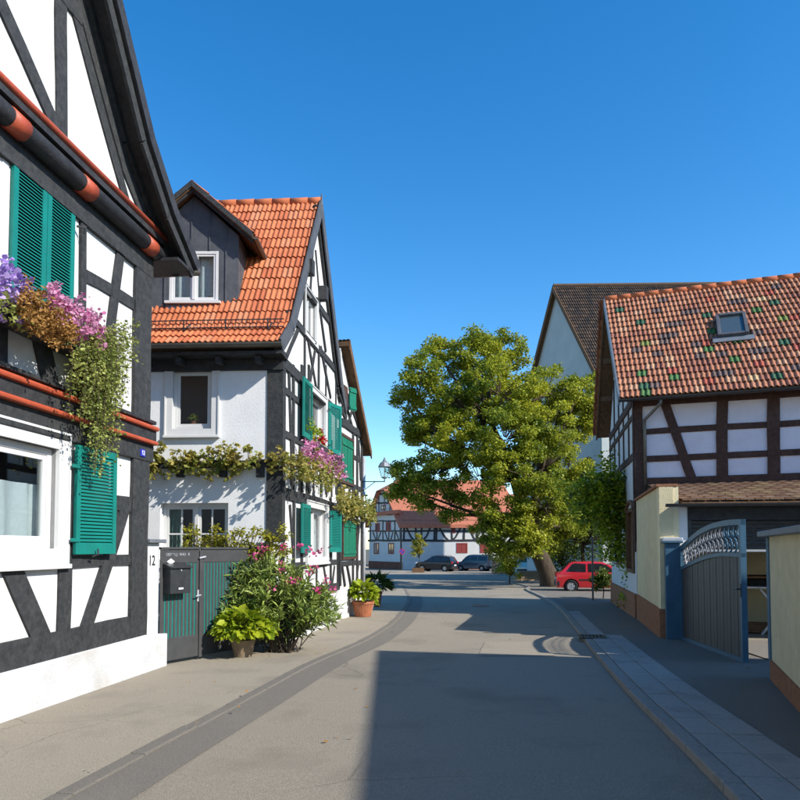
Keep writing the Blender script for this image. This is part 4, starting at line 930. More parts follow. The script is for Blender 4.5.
# ================================================================== neighbour house right of the frame (throws the near shadow)
h9 = thing('plain_house', 'white rendered house behind the garden wall, right of the picture', 'house', (8, 3, gz(3)))
X0, X1, XA, D0, D1, e9, a9 = 6.3, 13.5, 8.55, -6.0, 6.75, 4.1, 7.0
mb = MB(); mb.add([(X0,D1,-1),(X1,D1,-1),(X1,D1,e9),(XA,D1,a9),(X0,D1,e9),(X0,D0,-1),(X1,D0,-1),(X1,D0,e9),(XA,D0,a9),(X0,D0,e9)], [(4,3,2,1,0),(5,6,7,8,9),(0,5,9,4),(1,2,7,6)]); mb.build('wall', M['white2'], h9)
mb = MB()
for (xa, za), (xb, zb) in (((X0-.3, e9-.37), (XA, a9)), ((XA, a9), (X1+.3, e9-.15))):
    mb.add([(xa,D0-.2,za),(xa,D1+.2,za),(xb,D1+.2,zb),(xb,D0-.2,zb),(xa,D0-.2,za+.12),(xa,D1+.2,za+.12),(xb,D1+.2,zb+.12),(xb,D0-.2,zb+.12)], [(0,1,2,3),(7,6,5,4),(0,4,5,1),(1,5,6,2),(2,6,7,3),(3,7,4,0)])
mb.build('roof', M['redroof'], h9, fix=True)
# ================================================================== church behind the tree
V6 = Vector((-.19, .98, 0)).normalized(); U6 = Vector((1, -.03, 0)).normalized(); A6 = Vector((10.97, 48, 0))
hv = 6.2; C6 = A6-V6*hv; G6 = Fac(C6, V6); F6 = Fac(C6, U6); RZ6 = at(561, 287, 48).z; sl6 = 1.22; EZ6 = RZ6-sl6*hv; W6 = 26
ch = thing('church', 'tall pale rendered church nave with dark tiled roof behind the big tree', 'church', (C6.x, C6.y, gz(42)))
def P6(a, v, z): return C6+U6*a+V6*v+Z1*z
wall(F6, [(0,-1.5),(W6,-1.5),(W6,EZ6),(0,EZ6)]).build('wall', M['blueish'], ch)
aw = G6.hit(588.5, 472)
wall(G6, [(0,-1.5),(2*hv,-1.5),(2*hv,EZ6),(hv,RZ6-.1),(0,EZ6)]).build('gable_wall', M['blueish'], ch)
mb = MB(); mb.add([P6(0,2*hv,-2), P6(W6,2*hv,-2), P6(W6,2*hv,EZ6), P6(0,2*hv,EZ6)], [(0,1,2,3)]); mb.add([P6(W6,0,-2), P6(W6,2*hv,-2), P6(W6,2*hv,EZ6), P6(W6,hv,RZ6), P6(W6,0,EZ6)], [(0,1,2,3,4)]); mb.build('wall', M['blueish'], ch)
ww = .55; arch = [(aw[0]-ww, aw[1]-1.2), (aw[0]+ww, aw[1]-1.2)]+[(aw[0]+ww*math.cos(w), aw[1]+.1+ww*1.15*math.sin(w)) for w in [math.pi*k/8 for k in range(9)]]
mb = MB(); c_ = (aw[0], aw[1]-.3); big = [(c_[0]+(u-c_[0])*1.4, c_[1]+(z-c_[1])*1.22) for u, z in arch]; G6.prism(mb, big, -.1, .05); fr = mb.build('window', M['redstone'], ch, fix=True)
mb = MB(); G6.prism(mb, arch, -.1, .07); mb.build('pane', M['timberd'], fr, fix=True)
mb = MB()
for a, b in (((-.45, EZ6-.55), (hv, RZ6)), ((hv, RZ6), (2*hv+.45, EZ6-.55))):
    pts = [(a[0], a[1]-.12), (b[0], b[1]-.12), (b[0], b[1]), (a[0], a[1])]
    mb.add([P6(-.3, *p) for p in pts]+[P6(W6+.3, *p) for p in pts], [(0,1,2,3),(7,6,5,4),(0,4,5,1),(1,5,6,2),(2,6,7,3),(3,7,4,0)])
roof6 = mb.build('roof', M['wood'], ch, fix=True)
A = P6(-.3, -.45, EZ6-.55); S = P6(-.3, hv, RZ6)-A; sr = S.dot(U6); Sl = (S-U6*sr).length
roof_tiles(roof6, A, U6, S, 27, Sl/27, (0, 88), .30, DKTILE, lambda r, c: RND.choice((0,0,1,1,2,3)), shear=sr/Sl, single=False, h=.06, lift=.05)
mb = MB(); mb.tube([P6(-.3, hv, RZ6+.08), P6(W6+.3, hv, RZ6+.08)], .16, 8); mb.build('ridge', DKTILE[2], ch)
for s, (a, b) in enumerate((((-.45, EZ6-.55), (hv, RZ6)), ((hv, RZ6), (2*hv+.45, EZ6-.55)))):
    mb = MB(); mb.add([P6(x_, p[0], p[1]+d_) for x_ in (-.36, -.3) for p, d_ in ((a,-.35),(b,-.35),(b,.1),(a,.1))], [(0,1,2,3),(7,6,5,4),(0,4,5,1),(1,5,6,2),(2,6,7,3),(3,7,4,0)]); mb.build('barge_board', M['wood'], ch, fix=True)
tw_ = thing('shade_tower', 'unseen square tower behind the dark-roofed nave, added to shade the inn', 'tower', (17.2, 74.5, gz(74)))  # unseen tower, added so that its shadow falls on the far inn
mb = MB(); mb.box((14.9, 72, -1.5), (19.5, 77, 18.5)); mb.build('shaft', M['blueish'], tw_)
mb = MB(); mb.add([(14.6,71.7,18.5),(19.8,71.7,18.5),(19.8,77.3,18.5),(14.6,77.3,18.5),(17.2,74.5,20.3)], [(0,1,4),(1,2,4),(2,3,4),(3,0,4),(3,2,1,0)]); mb.build('roof', DKTILE[0], tw_)
# ================================================================== far inn, half-timbered with red roof
Q4 = Vector((.24, 85, 0)); U4 = Vector((1, .01, 0)).normalized(); V4v = Vector((-4.35, 8.2, 0)); V4 = V4v.normalized(); L4 = V4v.length; W4 = 14.5
F4 = Fac(Q4, U4); G4 = Fac(Q4, V4)
h4 = thing('timber_frame_house', 'distant white half-timbered inn with red roof and red shutters across the square', 'house', (Q4.x, Q4.y, gz(85)), group='half-timbered houses')
def P4(a, v, z): return Q4+U4*a+V4*v+Z1*z
EZ4 = F4.hit(440, 520)[1]; RZ4 = at(387, 480, 89).z
wall(F4, [(0,-2),(W4,-2),(W4,EZ4-.05),(0,EZ4-.05)]).build('wall', M['white'], h4)
wall(G4, [(0,-2),(L4,-2),(L4,EZ4-.05),(L4/2+1.0,RZ4-1.3),(L4/2-1.0,RZ4-1.3),(0,EZ4-.05)]).build('gable_wall', M['white'], h4)
mb = MB(); mb.add([P4(W4,0,-2), P4(W4,L4,-2), P4(W4,L4,EZ4), P4(W4,L4/2,RZ4), P4(W4,0,EZ4)], [(0,1,2,3,4)]); mb.build('wall', M['white'], h4)
hv4 = 1.0*(RZ4-EZ4)/(RZ4-1.3-EZ4)
mb = MB(); e = .5; k4 = (RZ4-EZ4)/(L4/2)
rp = [P4(-.6,-e,EZ4-e*k4), P4(W4+.4,-e,EZ4-e*k4), P4(W4+.4,L4/2,RZ4), P4(1.6,L4/2,RZ4), P4(-.6,L4/2-1.15,RZ4-1.15*k4*1.0), P4(-.6,L4/2+1.15,RZ4-1.15*k4), P4(-.6,L4+e,EZ4-e*k4), P4(W4+.4,L4+e,EZ4-e*k4)]
mb.add(rp, [(0,1,2,3,4),(3,5,4),(3,2,7,6,5)]); mb.add([p-Z1*.15 for p in rp], [(4,3,2,1,0),(4,5,3),(5,6,7,2,3)]); mb.add([rp[0], rp[4], rp[4]-Z1*.4, rp[0]-Z1*.4, rp[1], rp[1]-Z1*.4], [(0,1,2,3),(3,5,4,0)])
mb.build('roof', M['redroof'], h4)
t4 = lambda f, a, b, w=.24: timber(h4, f, f.hit(*a), f.hit(*b), w, 'timberd', .03, jit=.02)
for f, xs in ((F4, (404, 505)), (G4, (370, 401))):
    for py in (521, 531, 540.5): t4(f, (xs[0]-2, py), (xs[1], py), .26 if py > 540 else .2)
for px in (404, 416, 421.5, 434.5, 436.5, 452, 464, 477, 489, 500): t4(F4, (px, 520), (px, 541))
for a, b, c in ((405,411,414),(432,426,423),(437,445,448),(462,456,453),(468,473,476),(488,482,479)): t4(F4, (a, 524), (b, 537), .22); t4(F4, (b, 537), (c, 540), .22)
for px in (370.5, 377, 383, 389, 395, 400.5): t4(G4, (px, 520), (px, 541), .28)
for a, b in (((373,532),(376,540)), ((381,532),(378,540)), ((385,532),(388,540)), ((393,532),(391,540)), ((396,532),(399,540))): t4(G4, a, b, .22)
for py, x0, x1 in ((514, 374, 394), (503, 377, 392), (494, 380, 390)): t4(G4, (x0, py), (x1, py), .25)
for px, y0, y1 in ((379,494,514),(384.5,490,514),(390,496,514),(376,505,514)): t4(G4, (px, y0), (px, y1), .22)
mb = MB(); G4.box(mb, .2, L4-.2, G4.hit(385,515)[1], G4.hit(385,511.5)[1], 0, .5); mb.build('skirt_roof', M['redroof'], h4, fix=True)
M['redsh'] = mat('dull red shutters', (.28,.05,.045), (.22,.04,.035), 6, .6)
def farwin(f, x0, x1, y0, y1, m='redsh', glass=True):
    r = R4(f.rect(x0, x1, ((x0+x1)/2, y0), ((x0+x1)/2, y1))); mb = MB(); ring(f, mb, r[0], r[1], r[2], r[3], .14, -.05, .05)
    o = mb.build('window', M[m], h4, fix=True); m2 = MB(); f.box(m2, r[0]+.14, r[1]-.14, r[2]+.14, r[3]-.14, -.05, .02); m2.build('pane', M['skyglass' if glass else m], o, fix=True)
    m2 = MB(); c = (r[0]+r[1])/2; f.box(m2, c-.05, c+.05, r[2]+.14, r[3]-.14, -.05, .04); m2.build('mullion', M[m], o, fix=True)
farwin(G4, 374, 379, 543, 554); farwin(G4, 388.5, 394, 543, 554); farwin(G4, 375.5, 380, 523, 532, glass=False); farwin(G4, 386, 391, 522, 531, glass=False); farwin(G4, 381, 386, 505, 510)
farwin(F4, 456.5, 467.5, 543, 553, glass=False); farwin(F4, 451.5, 455.5, 527, 533); farwin(F4, 471, 475, 527, 533); farwin(F4, 480, 491, 543, 553, glass=False)
mb = MB(); G4.box(mb, -.05, L4, -2, G4.hit(385,561.5)[1], -.1, .08); mb.build('plinth', M['redstone'], h4, fix=True)
mb = MB(); F4.box(mb, 1.5, W4, -2, F4.hit(480,566)[1]-.1, -.1, .08); mb.build('plinth', M['redstone'], h4, fix=True)
mb = MB(); mb.tube([G4.P(.1, -1.2, .1), G4.P(.1, EZ4, .1)], .09, 6); mb.build('downpipe', M['metal'], h4)
def simple_house(label, x0, x1, y0, y1, e, r, wm, rm, along='x', nm='house'):
    h = thing('gabled_house', label, 'house', ((x0+x1)/2, y0, gz(y0))); mb = MB(); zb = gz(y0)-1
    if along == 'x': ridge = [((x0, (y0+y1)/2, r), (x1, (y0+y1)/2, r))]; 
    q = [(x0,y0),(x1,y0),(x1,y1),(x0,y1)]; vs = [(a,b,zb) for a,b in q]+[(a,b,e) for a,b in q]; mb.add(vs, [(0,1,5,4),(1,2,6,5),(2,3,7,6),(3,0,4,7)])
    ym = (y0+y1)/2; xm = (x0+x1)/2
    if along == 'x': mb.add([(x0,y0,e),(x0,y1,e),(x0,ym,r)], [(0,2,1)]); mb.add([(x1,y0,e),(x1,y1,e),(x1,ym,r)], [(0,1,2)])
    else: mb.add([(x0,y0,e),(x1,y0,e),(xm,y0,r)], [(0,1,2)]); mb.add([(x0,y1,e),(x1,y1,e),(xm,y1,r)], [(0,2,1)])
    mb.build('wall', M[wm], h); mb = MB(); o = .4
    if along == 'x':
        k = (r-e)/(ym-y0)
        for ya, yb in ((y0-o, ym), (y1+o, ym)): za = e-o*k; q = [(x0-o,ya,za),(x1+o,ya,za),(x1+o,yb,r),(x0-o,yb,r)]; mb.hexa([(a,b,c+.02) for a,b,c in q]+[(a,b,c+.2) for a,b,c in q])
    else:
        k = (r-e)/(xm-x0)
        for xa, xb in ((x0-o, xm), (x1+o, xm)): za = e-o*k; q = [(xa,y0-o,za),(xa,y1+o,za),(xb,y1+o,r),(xb,y0-o,r)]; mb.hexa([(a,b,c+.02) for a,b,c in q]+[(a,b,c+.2) for a,b,c in q])
    mb.build('roof', M[rm], h, fix=True)
    return h
hb = simple_house('low white barn with red roof behind the big tree', 20, 32, 80, 88, 2.6, 6.2, 'white2', 'redroof')
for k in range(3):
    mb = MB(); x = 21+k*3.5; mb.box((x, 79.93, gz(80)), (x+1.6, 79.99, 1.4)); mb.build('barn_door', M['wood'], hb)
simple_house('grey-white house with orange roof beyond the inn at the street end', -14, -5.4, 99, 110, 5.4, 9.6, 'blueish', 'redroof', 'y')
simple_house('tall pale house with red roof far behind the inn', -3, 9, 112, 124, 6.0, 10.2, 'white2', 'redroof')
simple_house('far red-roofed house at the back of the square, mostly behind the tree', 12, 30, 100, 112, 5.0, 9.5, 'white2', 'redroof')
# ================================================================== ground
ys = [-40, -20, 0, 10, 20, 30, 40, 60, 80, 100, 120, 200, 500, 1500]; xs = [-1500, -300, -60, -20, -8, 0, 8, 20, 60, 300, 1500]
mb = MB(); vs = [(x, y, gz(y)-.03) for y in ys for x in xs]; n = len(xs)
mb.add(vs, [(j*n+i, j*n+i+1, (j+1)*n+i+1, (j+1)*n+i) for j in range(len(ys)-1) for i in range(n-1)]); structure(mb.build('ground', M['dirt']))
def sheet(name, poly, m, dz, parent=None):
    mb = MB(); vs = [Vector((x, y, gz(y)+dz)) for x, y in poly]; tr = tessellate_polygon([vs]); fs = []
    for a, b, c in tr:
        nrm = (vs[b]-vs[a]).cross(vs[c]-vs[a]); fs.append((a,b,c) if nrm.z > 0 else (a,c,b))
    mb.add(vs, fs); return mb.build(name, M[m], parent)
structure(sheet('road', [(-30,-25),(30,-25),(30,50),(60,84),(60,119),(-40,119),(-30,60)], 'asphalt', -.004))
def smooth(pts, n=6):
    pts = [Vector((p[0], p[1])) for p in pts]; out = []
    for i in range(len(pts)-1):
        p0, p1, p2, p3 = pts[max(i-1,0)], pts[i], pts[i+1], pts[min(i+2,len(pts)-1)]
        for k in range(n):
            t = k/n; out.append(.5*((2*p1)+(p2-p0)*t+(2*p0-5*p1+4*p2-p3)*t*t+(3*p1-p0-3*p2+p3)*t**3))
    return [(p.x, p.y) for p in out]+[tuple(pts[-1])]
def pavement(name, kerb, inner, m, h=.085, km='kerb'):
    """kerb: roadside path near->far, inner: house-side path far->near"""
    poly = kerb+inner; o = structure(sheet(name, poly, m, h))
    # kerb stones one by one along the path
    acc = 0; pts = [Vector(p) for p in kerb]; side = None
    def along(s):
        d = 0
        for a, b in zip(pts[:-1], pts[1:]):
            l = (b-a).length
            if d+l >= s: return a+(b-a)*((s-d)/l), (b-a).normalized()
            d += l
        return pts[-1], (pts[-1]-pts[-2]).normalized()
    total = sum((b-a).length for a, b in zip(pts[:-1], pts[1:])); cen = sum((Vector(p) for p in inner), Vector((0,0)))/len(inner)
    s = 0
    while s < total-.2:
        e = min(s+.95, total); a, ta = along(s+.006); b, tb = along(e-.006); w = .13; q = []
        for p, t in ((a, ta), (b, tb)):
            nn = Vector((-t.y, t.x)); nn = nn if nn.dot(cen-p) > 0 else -nn; q.append((p-nn*w, p+nn*.01))
        j = RND.uniform(-.006, .006); mb = MB(); c4 = [q[0][0], q[1][0], q[1][1], q[0][1]]
        mb.hexa([(p.x, p.y, gz(p.y)-.03) for p in c4]+[(p.x, p.y, gz(p.y)+h+.006+j) for p in c4]); mb.build('kerb_stone', M[km], o, fix=True, bevel=.012); s = e
    return o
def g2(px, py): p = gp(px, py); return (p.x, p.y)
kl = smooth([(-2.75, 1.0), (-2.35, 4.5), (-1.8, 8.0), g2(310,662), g2(360,641), g2(388,624), g2(400,612), g2(407,601), g2(405,592), g2(398,585), (-2.0, 37.0), (-9, 42)])
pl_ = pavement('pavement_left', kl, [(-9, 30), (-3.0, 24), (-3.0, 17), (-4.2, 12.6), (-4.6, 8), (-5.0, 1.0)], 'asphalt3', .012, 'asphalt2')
kr = smooth([(1.9, 2.0), (2.35, 5.0), (2.75, 8.0), g2(603,655), g2(590,640), g2(578,626), g2(567,613), g2(556,604), g2(543,597), g2(528,590), (6.8, 37), (6.6, 44)])
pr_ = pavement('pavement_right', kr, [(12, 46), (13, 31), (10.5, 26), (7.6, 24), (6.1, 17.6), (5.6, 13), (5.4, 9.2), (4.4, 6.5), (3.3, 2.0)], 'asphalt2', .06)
# concrete slabs behind the kerb
pts = [Vector(p) for p in kr]; L_ = [0]
for a, b in zip(pts[:-1], pts[1:]): L_.append(L_[-1]+(b-a).length)
def kat(s):
    for i in range(len(pts)-1):
        if L_[i+1] >= s: t = (s-L_[i])/(L_[i+1]-L_[i]); return pts[i].lerp(pts[i+1], t), (pts[i+1]-pts[i]).normalized()
    return pts[-1], (pts[-1]-pts[-2]).normalized()
s = 0; row = 0
while s < 17.5:
    for c in range(2 if s < 11.8 else 1):
        q = []
        for ss in (s+.008, s+.592):
            p, t = kat(ss); nn = Vector((t.y, -t.x)); q.append((p+nn*(.02+c*.31), p+nn*(.02+c*.31+.298)))
        mb = MB(); c4 = [q[0][0], q[1][0], q[1][1], q[0][1]]; dz = .070+RND.uniform(-.004, .004)
        mb.hexa([(p.x, p.y, gz(p.y)+.03) for p in c4]+[(p.x, p.y, gz(p.y)+dz) for p in c4]); mb.build('paving_slab', M['pave'], pr_, fix=True, bevel=.006)
    s += .6
# patches, drain covers
pt = structure(sheet('road_patch', [g2(478,656), g2(485,642), g2(540,642), g2(555,656)], 'asphalt3', .004))
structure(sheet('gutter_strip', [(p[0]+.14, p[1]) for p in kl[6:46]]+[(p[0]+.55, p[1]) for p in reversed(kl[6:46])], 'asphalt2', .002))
structure(sheet('courtyard', [(5.35, 9.0), (5.7, 13.0), (13, 12), (13, 7)], 'setts', .072))
def drain(px, py, w, l, ang, label):
    p = gp(px, py, .08); d = thing('drain_grate', label, 'drain', (p.x, p.y, gz(p.y)+.068), ang)
    mb = MB(); 
    for (a, b) in (((-w,-l,0),(w,-l+.03,.02)), ((-w,l-.03,0),(w,l,.02)), ((-w,-l+.03,0),(-w+.03,l-.03,.02)), ((w-.03,-l+.03,0),(w,l-.03,.02))): mb.box(a, b)
    mb.build('frame', M['metal'], d, local=True)
    mb = MB(); mb.box((-w+.01,-l+.01,-.01), (w-.01,l-.01,.002)); mb.build('pit', M['timberd'], d, local=True)
    k = 7
    for i in range(k):
        x = -w+.05+i*(2*w-.1)/(k-1); mb = MB(); mb.box((x-.014,-l+.03,.004), (x+.014,l-.03,.018)); mb.build('bar', M['metal'], d, local=True)
drain(592, 636.5, .25, .25, -.2, 'dark iron drain grate beside the right kerb')
def cover(px, py, r, label):
    p = gp(px, py); d = thing('manhole_cover', label, 'manhole', (p.x, p.y, gz(p.y)-.002))
    mb = MB(); mb.lathe([(0,.012),(r-.05,.012),(r-.045,.006),(r-.04,.014),(r,.014),(r+.01,.0)], n=24); mb.build('lid', M['metal'], d, local=True)
cover(465, 584.5, .32, 'round iron manhole cover in the far part of the road'); cover(480, 606, .3, 'round iron manhole cover in the shaded part of the road')
# small square plate and a valve cap in the patch
# ================================================================== gate number 12
gA = Vector((-3.40, 10.38, 0)); gB = Vector((-2.33, 12.40, 0)); GL = Fac(gA, gB-gA)
if GL.n.y > 0: GL.n = -GL.n
LL = (gB-gA).length; zgt = at(180, 549.5, 10.7).z; zf = lambda u: gz(10.4+u*.9)+.07
up = GL.u(200)
pil = thing('gate_pillar', 'white rendered gate pillar with painted house number 12 and slate cap', 'pillar', (H1.P(.2,0).x, H1.P(.2,0).y, gz(10)))
pu = H1.u(158.5); ptop = H1.hit(150, 543)[1]
mb = MB(); H1.box(mb, .012, pu, -.5, ptop, -.28, .012); mb.build('shaft', M['white'], pil, fix=True, bevel=.012)
mb = MB(); H1.box(mb, -.0, pu+.09, ptop+.001, ptop+.055, -.36, .08); mb.build('cap', M['grey'], pil, fix=True, bevel=.008)
un, zn = H1.hit(151, 561); textmesh('painted_number', '12', .20, M['metal'], pil, fac_text(H1, un, zn, .0135), .003, .018)
pil2 = thing('gate_pillar', 'white rendered gate pillar with pale cap behind the oleander', 'pillar', (gB.x+.12, gB.y+.1, gz(12.5)))
mb = MB(); GL.box(mb, LL+.01, LL+.27, -.5, ptop-.02, -.2, .06); mb.build('shaft', M['white'], pil2, fix=True, bevel=.012)
mb = MB(); GL.box(mb, LL-.04, LL+.32, ptop-.019, ptop+.03, -.25, .11); mb.build('cap', M['galv'], pil2, fix=True, bevel=.008)
lg = thing('yard_gate', 'charcoal double yard gate with narrow teal stripes beside number 12', 'gate', (gA.x, gA.y, gz(10.4)))
for (a, b, nm) in ((-.20, up-.012, 9), (up+.012, LL-.01, 22)):
    mb = MB(); GL.prism(mb, [(a+.03, zf(a)), (b-.03, zf(b)), (b-.03, zgt), (a+.03, zgt)], -.03, .006); leaf = mb.build('gate_leaf', M['teal'], lg, fix=True)
    st = .06; w = (b-a-2*st)/nm
    mb = MB(); GL.prism(mb, [(a, zf(a)), (b, zf(b)), (b, zf(b)+.33), (a, zf(a)+.33)], .0065, .018); mb.build('kick_rail', M['anth'], leaf, fix=True, bevel=.005); mb = MB(); GL.box(mb, a, b, zgt-.20, zgt, .0065, .017); mb.build('head_rail', M['anth'], leaf, fix=True, bevel=.005)
    for k in range(nm+1):
        c = a+st+(k)*w; x0 = a if k == 0 else c-w*.32; x1 = b if k == nm else c+w*.32
        mb = MB(); GL.box(mb, x0, x1, zf(c)+.331, zgt-.201, -.0115+.018, .0125+.0012*(k % 2)); mb.build('board', M['anth'], leaf, fix=True)
    mb = MB(); GL.box(mb, a-.005, b+.005, zgt+.001, zgt+.035, -.07, .035); mb.build('top_rail', M['anth'], leaf, fix=True, bevel=.006)
mb = MB(); GL.box(mb, up-.035, up+.03, zf(up)-.02, zgt-.02, .019, .04); mb.build('meeting_stile', M['anth'], lg, fix=True, bevel=.006)
zh = GL.hit(196, 595)[1]; mb = MB(); GL.box(mb, up-.075, up-.04, zh-.10, zh+.08, .02, .028); mb.tube([GL.P(up-.055, zh, .03), GL.P(up-.055, zh, .08), GL.P(up-.16, zh-.01, .08)], .011, 6); mb.build('handle', M['galv'], lg)
mb = MB(); u = up; z = GL.hit(202, 558)[1]; mb.tube([GL.P(u-.06, z, .05), GL.P(u+.07, z+.02, .05)], .016, 6); mb.build('latch', M['galv'], lg)
textmesh('lettering', '1207 ◆ L.J · RHO · R'.replace('◆', '*'), .058, M['galv'], lg, fac_text(GL, up*.22, GL.hit(175, 554.5)[1], .0185), .002)
M['decal'] = mat('white sticker', (.8,.8,.8), rough=.5); ud, zd = GL.hit(170, 561.5)
mb = MB(); GL.prism(mb, [(ud-.075, zd), (ud, zd-.045), (ud+.075, zd), (ud, zd+.045)], .0135, .02); mb.build('sticker', M['decal'], lg, fix=True)
# mailbox
ua, ub = GL.u(160.5, 585), GL.u(184, 585); z1 = GL.hit(173, 568)[1]; z0 = GL.hit(173, 593)[1]; cu = (ua+ub)/2; wbx = (ub-ua)*.86
mbx = thing('mailbox', 'black metal mailbox with sloping lid hung on the striped gate', 'mailbox', GL.P(cu, z0, .1))
mb = MB(); GL.box(mb, cu-wbx/2, cu+wbx/2, z0, z1, .02, .17); mb.build('box', M['metal'], mbx, fix=True, bevel=.006)
mb = MB(); vs = [GL.P(cu+s*(wbx/2+.012), z, o) for s in (-1,1) for z, o in ((z1+.001,.0205),(z1+.001,.20),(z1+.02,.20),(z1+.07,.0205))]; mb.add(vs, [(0,1,2,3),(7,6,5,4),(0,4,5,1),(1,5,6,2),(2,6,7,3),(3,7,4,0)]); mb.build('lid', M['metal'], mbx, fix=True)
mb = MB(); GL.box(mb, cu-.045, cu+.045, z0+.06, z0+.085, .171, .174); mb.build('name_label', M['decal'], mbx, fix=True)
mb = MB(); mb.tube([GL.P(cu, z1-.03, .17), GL.P(cu, z1-.03, .18)], .012, 8); mb.build('lock', M['galv'], mbx)
# ================================================================== foliage
import numpy as np
NR = np.random.default_rng(7)
def unit(n): v = NR.normal(size=(n,3)); return v/np.linalg.norm(v, axis=1, keepdims=True)
def leaves(name, m, parent, P, size, aspect=.6, up=.5, fold=.18, dirs=None, dirw=0., jitter=.35, kind=None, rnd=False):
    if 'flower' in name: kind = 'stuff'; rnd = True
    P = np.asarray(P, float); n = len(P); off = np.array(rootloc(parent)); size = size*(1+NR.uniform(-jitter, jitter, n)) if np.isscalar(size) else size
    nrm = unit(n); nrm[:,2] = np.abs(nrm[:,2])*1.0+up; nrm /= np.linalg.norm(nrm, axis=1, keepdims=True)
    d = unit(n)
    if dirs is not None: d = d*(1-dirw)+np.asarray(dirs)*dirw
    d -= nrm*np.sum(d*nrm, axis=1, keepdims=True); d /= np.linalg.norm(d, axis=1, keepdims=True)+1e-9
    if dirs is not None and dirw > .5:       # keep the given direction, tilt the blade instead
        d = d*.3+np.asarray(dirs)*.7; d /= np.linalg.norm(d, axis=1, keepdims=True)+1e-9; nrm -= d*np.sum(d*nrm, axis=1, keepdims=True); nrm /= np.linalg.norm(nrm, axis=1, keepdims=True)+1e-9
    s = np.cross(d, nrm); L = size[:,None]; w = L*aspect*.5; b = P-off
    if rnd:
        V = np.stack([b, b+d*L*.22+s*w*.85+nrm*L*fold*.4, b+d*L*.62+s*w*.95+nrm*L*fold*.35, b+d*L-nrm*L*fold*.6, b+d*L*.62-s*w*.95+nrm*L*fold*.35, b+d*L*.22-s*w*.85+nrm*L*fold*.4], 1).reshape(-1,3)
        me = bpy.data.meshes.new(name); me.vertices.add(6*n); me.vertices.foreach_set('co', V.ravel()); i = np.arange(n)*6
        loops = np.stack([i,i+1,i+2,i,i+2,i+3,i,i+3,i+4,i,i+4,i+5], 1).ravel(); me.loops.add(12*n); me.loops.foreach_set('vertex_index', loops.astype(np.int32))
        me.polygons.add(4*n); me.polygons.foreach_set('loop_start', np.arange(4*n, dtype=np.int32)*3); me.polygons.foreach_set('loop_total', np.full(4*n, 3, np.int32))
        me.materials.append(m); me.update(calc_edges=True); me.validate()
        o = link(bpy.data.objects.new(name, me), parent)
        if kind: o['kind'] = kind
        return o
    V = np.stack([b, b+d*L*.45+s*w+nrm*L*fold*.5, b+d*L-nrm*L*fold*.5, b+d*L*.45-s*w+nrm*L*fold*.5], 1).reshape(-1,3)
    me = bpy.data.meshes.new(name); me.vertices.add(4*n); me.vertices.foreach_set('co', V.ravel())
    i = np.arange(n)*4; loops = np.stack([i,i+1,i+2,i,i+2,i+3], 1).ravel(); me.loops.add(6*n); me.loops.foreach_set('vertex_index', loops.astype(np.int32))
    me.polygons.add(2*n); me.polygons.foreach_set('loop_start', np.arange(2*n, dtype=np.int32)*3); me.polygons.foreach_set('loop_total', np.full(2*n, 3, np.int32))
    me.materials.append(m); me.update(calc_edges=True); me.validate()
    o = link(bpy.data.objects.new(name, me), parent)
    if kind: o['kind'] = kind
    return o
def ball(c, r, n, shell=.5, flat=1.0):
    u = unit(n); rr = NR.uniform(shell, 1, n)[:,None]; q = u*rr*r; q[:,2] *= flat; return np.array(c)+q, u
L_ = {}
L_['tree'] = leafmat('lime tree leaves', [(.035,.115,.018),(.08,.21,.026),(.145,.32,.034),(.29,.44,.04),(.56,.55,.045)], .5, .5, .28)
L_['dark'] = leafmat('dark leaves', [(.03,.06,.012),(.05,.095,.016),(.09,.145,.02),(.15,.20,.025)], .5, .35, .5)
L_['vine'] = leafmat('vine leaves', [(.14,.21,.03),(.26,.34,.05),(.42,.48,.08),(.52,.50,.11),(.44,.33,.09)], .55, .4, 2)
L_['yellow'] = leafmat('yellow shrub leaves', [(.26,.25,.025),(.46,.40,.035),(.58,.46,.04),(.34,.33,.03)], .55, .4, 2)
L_['olean'] = leafmat('oleander leaves', [(.10,.17,.035),(.18,.28,.055),(.28,.39,.075),(.40,.48,.11)], .38, .3, 2)
L_['hosta'] = leafmat('lime green broad leaves', [(.14,.24,.012),(.25,.36,.018),(.36,.44,.025),(.44,.48,.03)], .42, .4, 3)
L_['trail'] = leafmat('trailing leaves', [(.13,.19,.03),(.24,.31,.05),(.36,.42,.09),(.46,.48,.14)], .5, .35, 3)
L_['dry'] = leafmat('dried flowers', [(.30,.15,.04),(.48,.27,.08),(.60,.38,.14),(.40,.22,.06)], .7, .3, 6)
L_['pink'] = leafmat('pink petals', [(.50,.06,.26),(.62,.14,.38),(.70,.30,.50),(.72,.45,.58)], .6, .35, 6)
L_['purple'] = leafmat('purple petals', [(.16,.04,.42),(.30,.12,.60),(.45,.28,.70),(.62,.50,.78)], .6, .35, 6)
L_['rose'] = leafmat('rose petals', [(.55,.03,.16),(.65,.08,.26),(.70,.16,.34)], .6, .3, 6)
L_['red'] = leafmat('red petals', [(.50,.008,.015),(.60,.02,.03)], .6, .3, 6)
def V3(p): return np.array((p[0], p[1], p[2]))
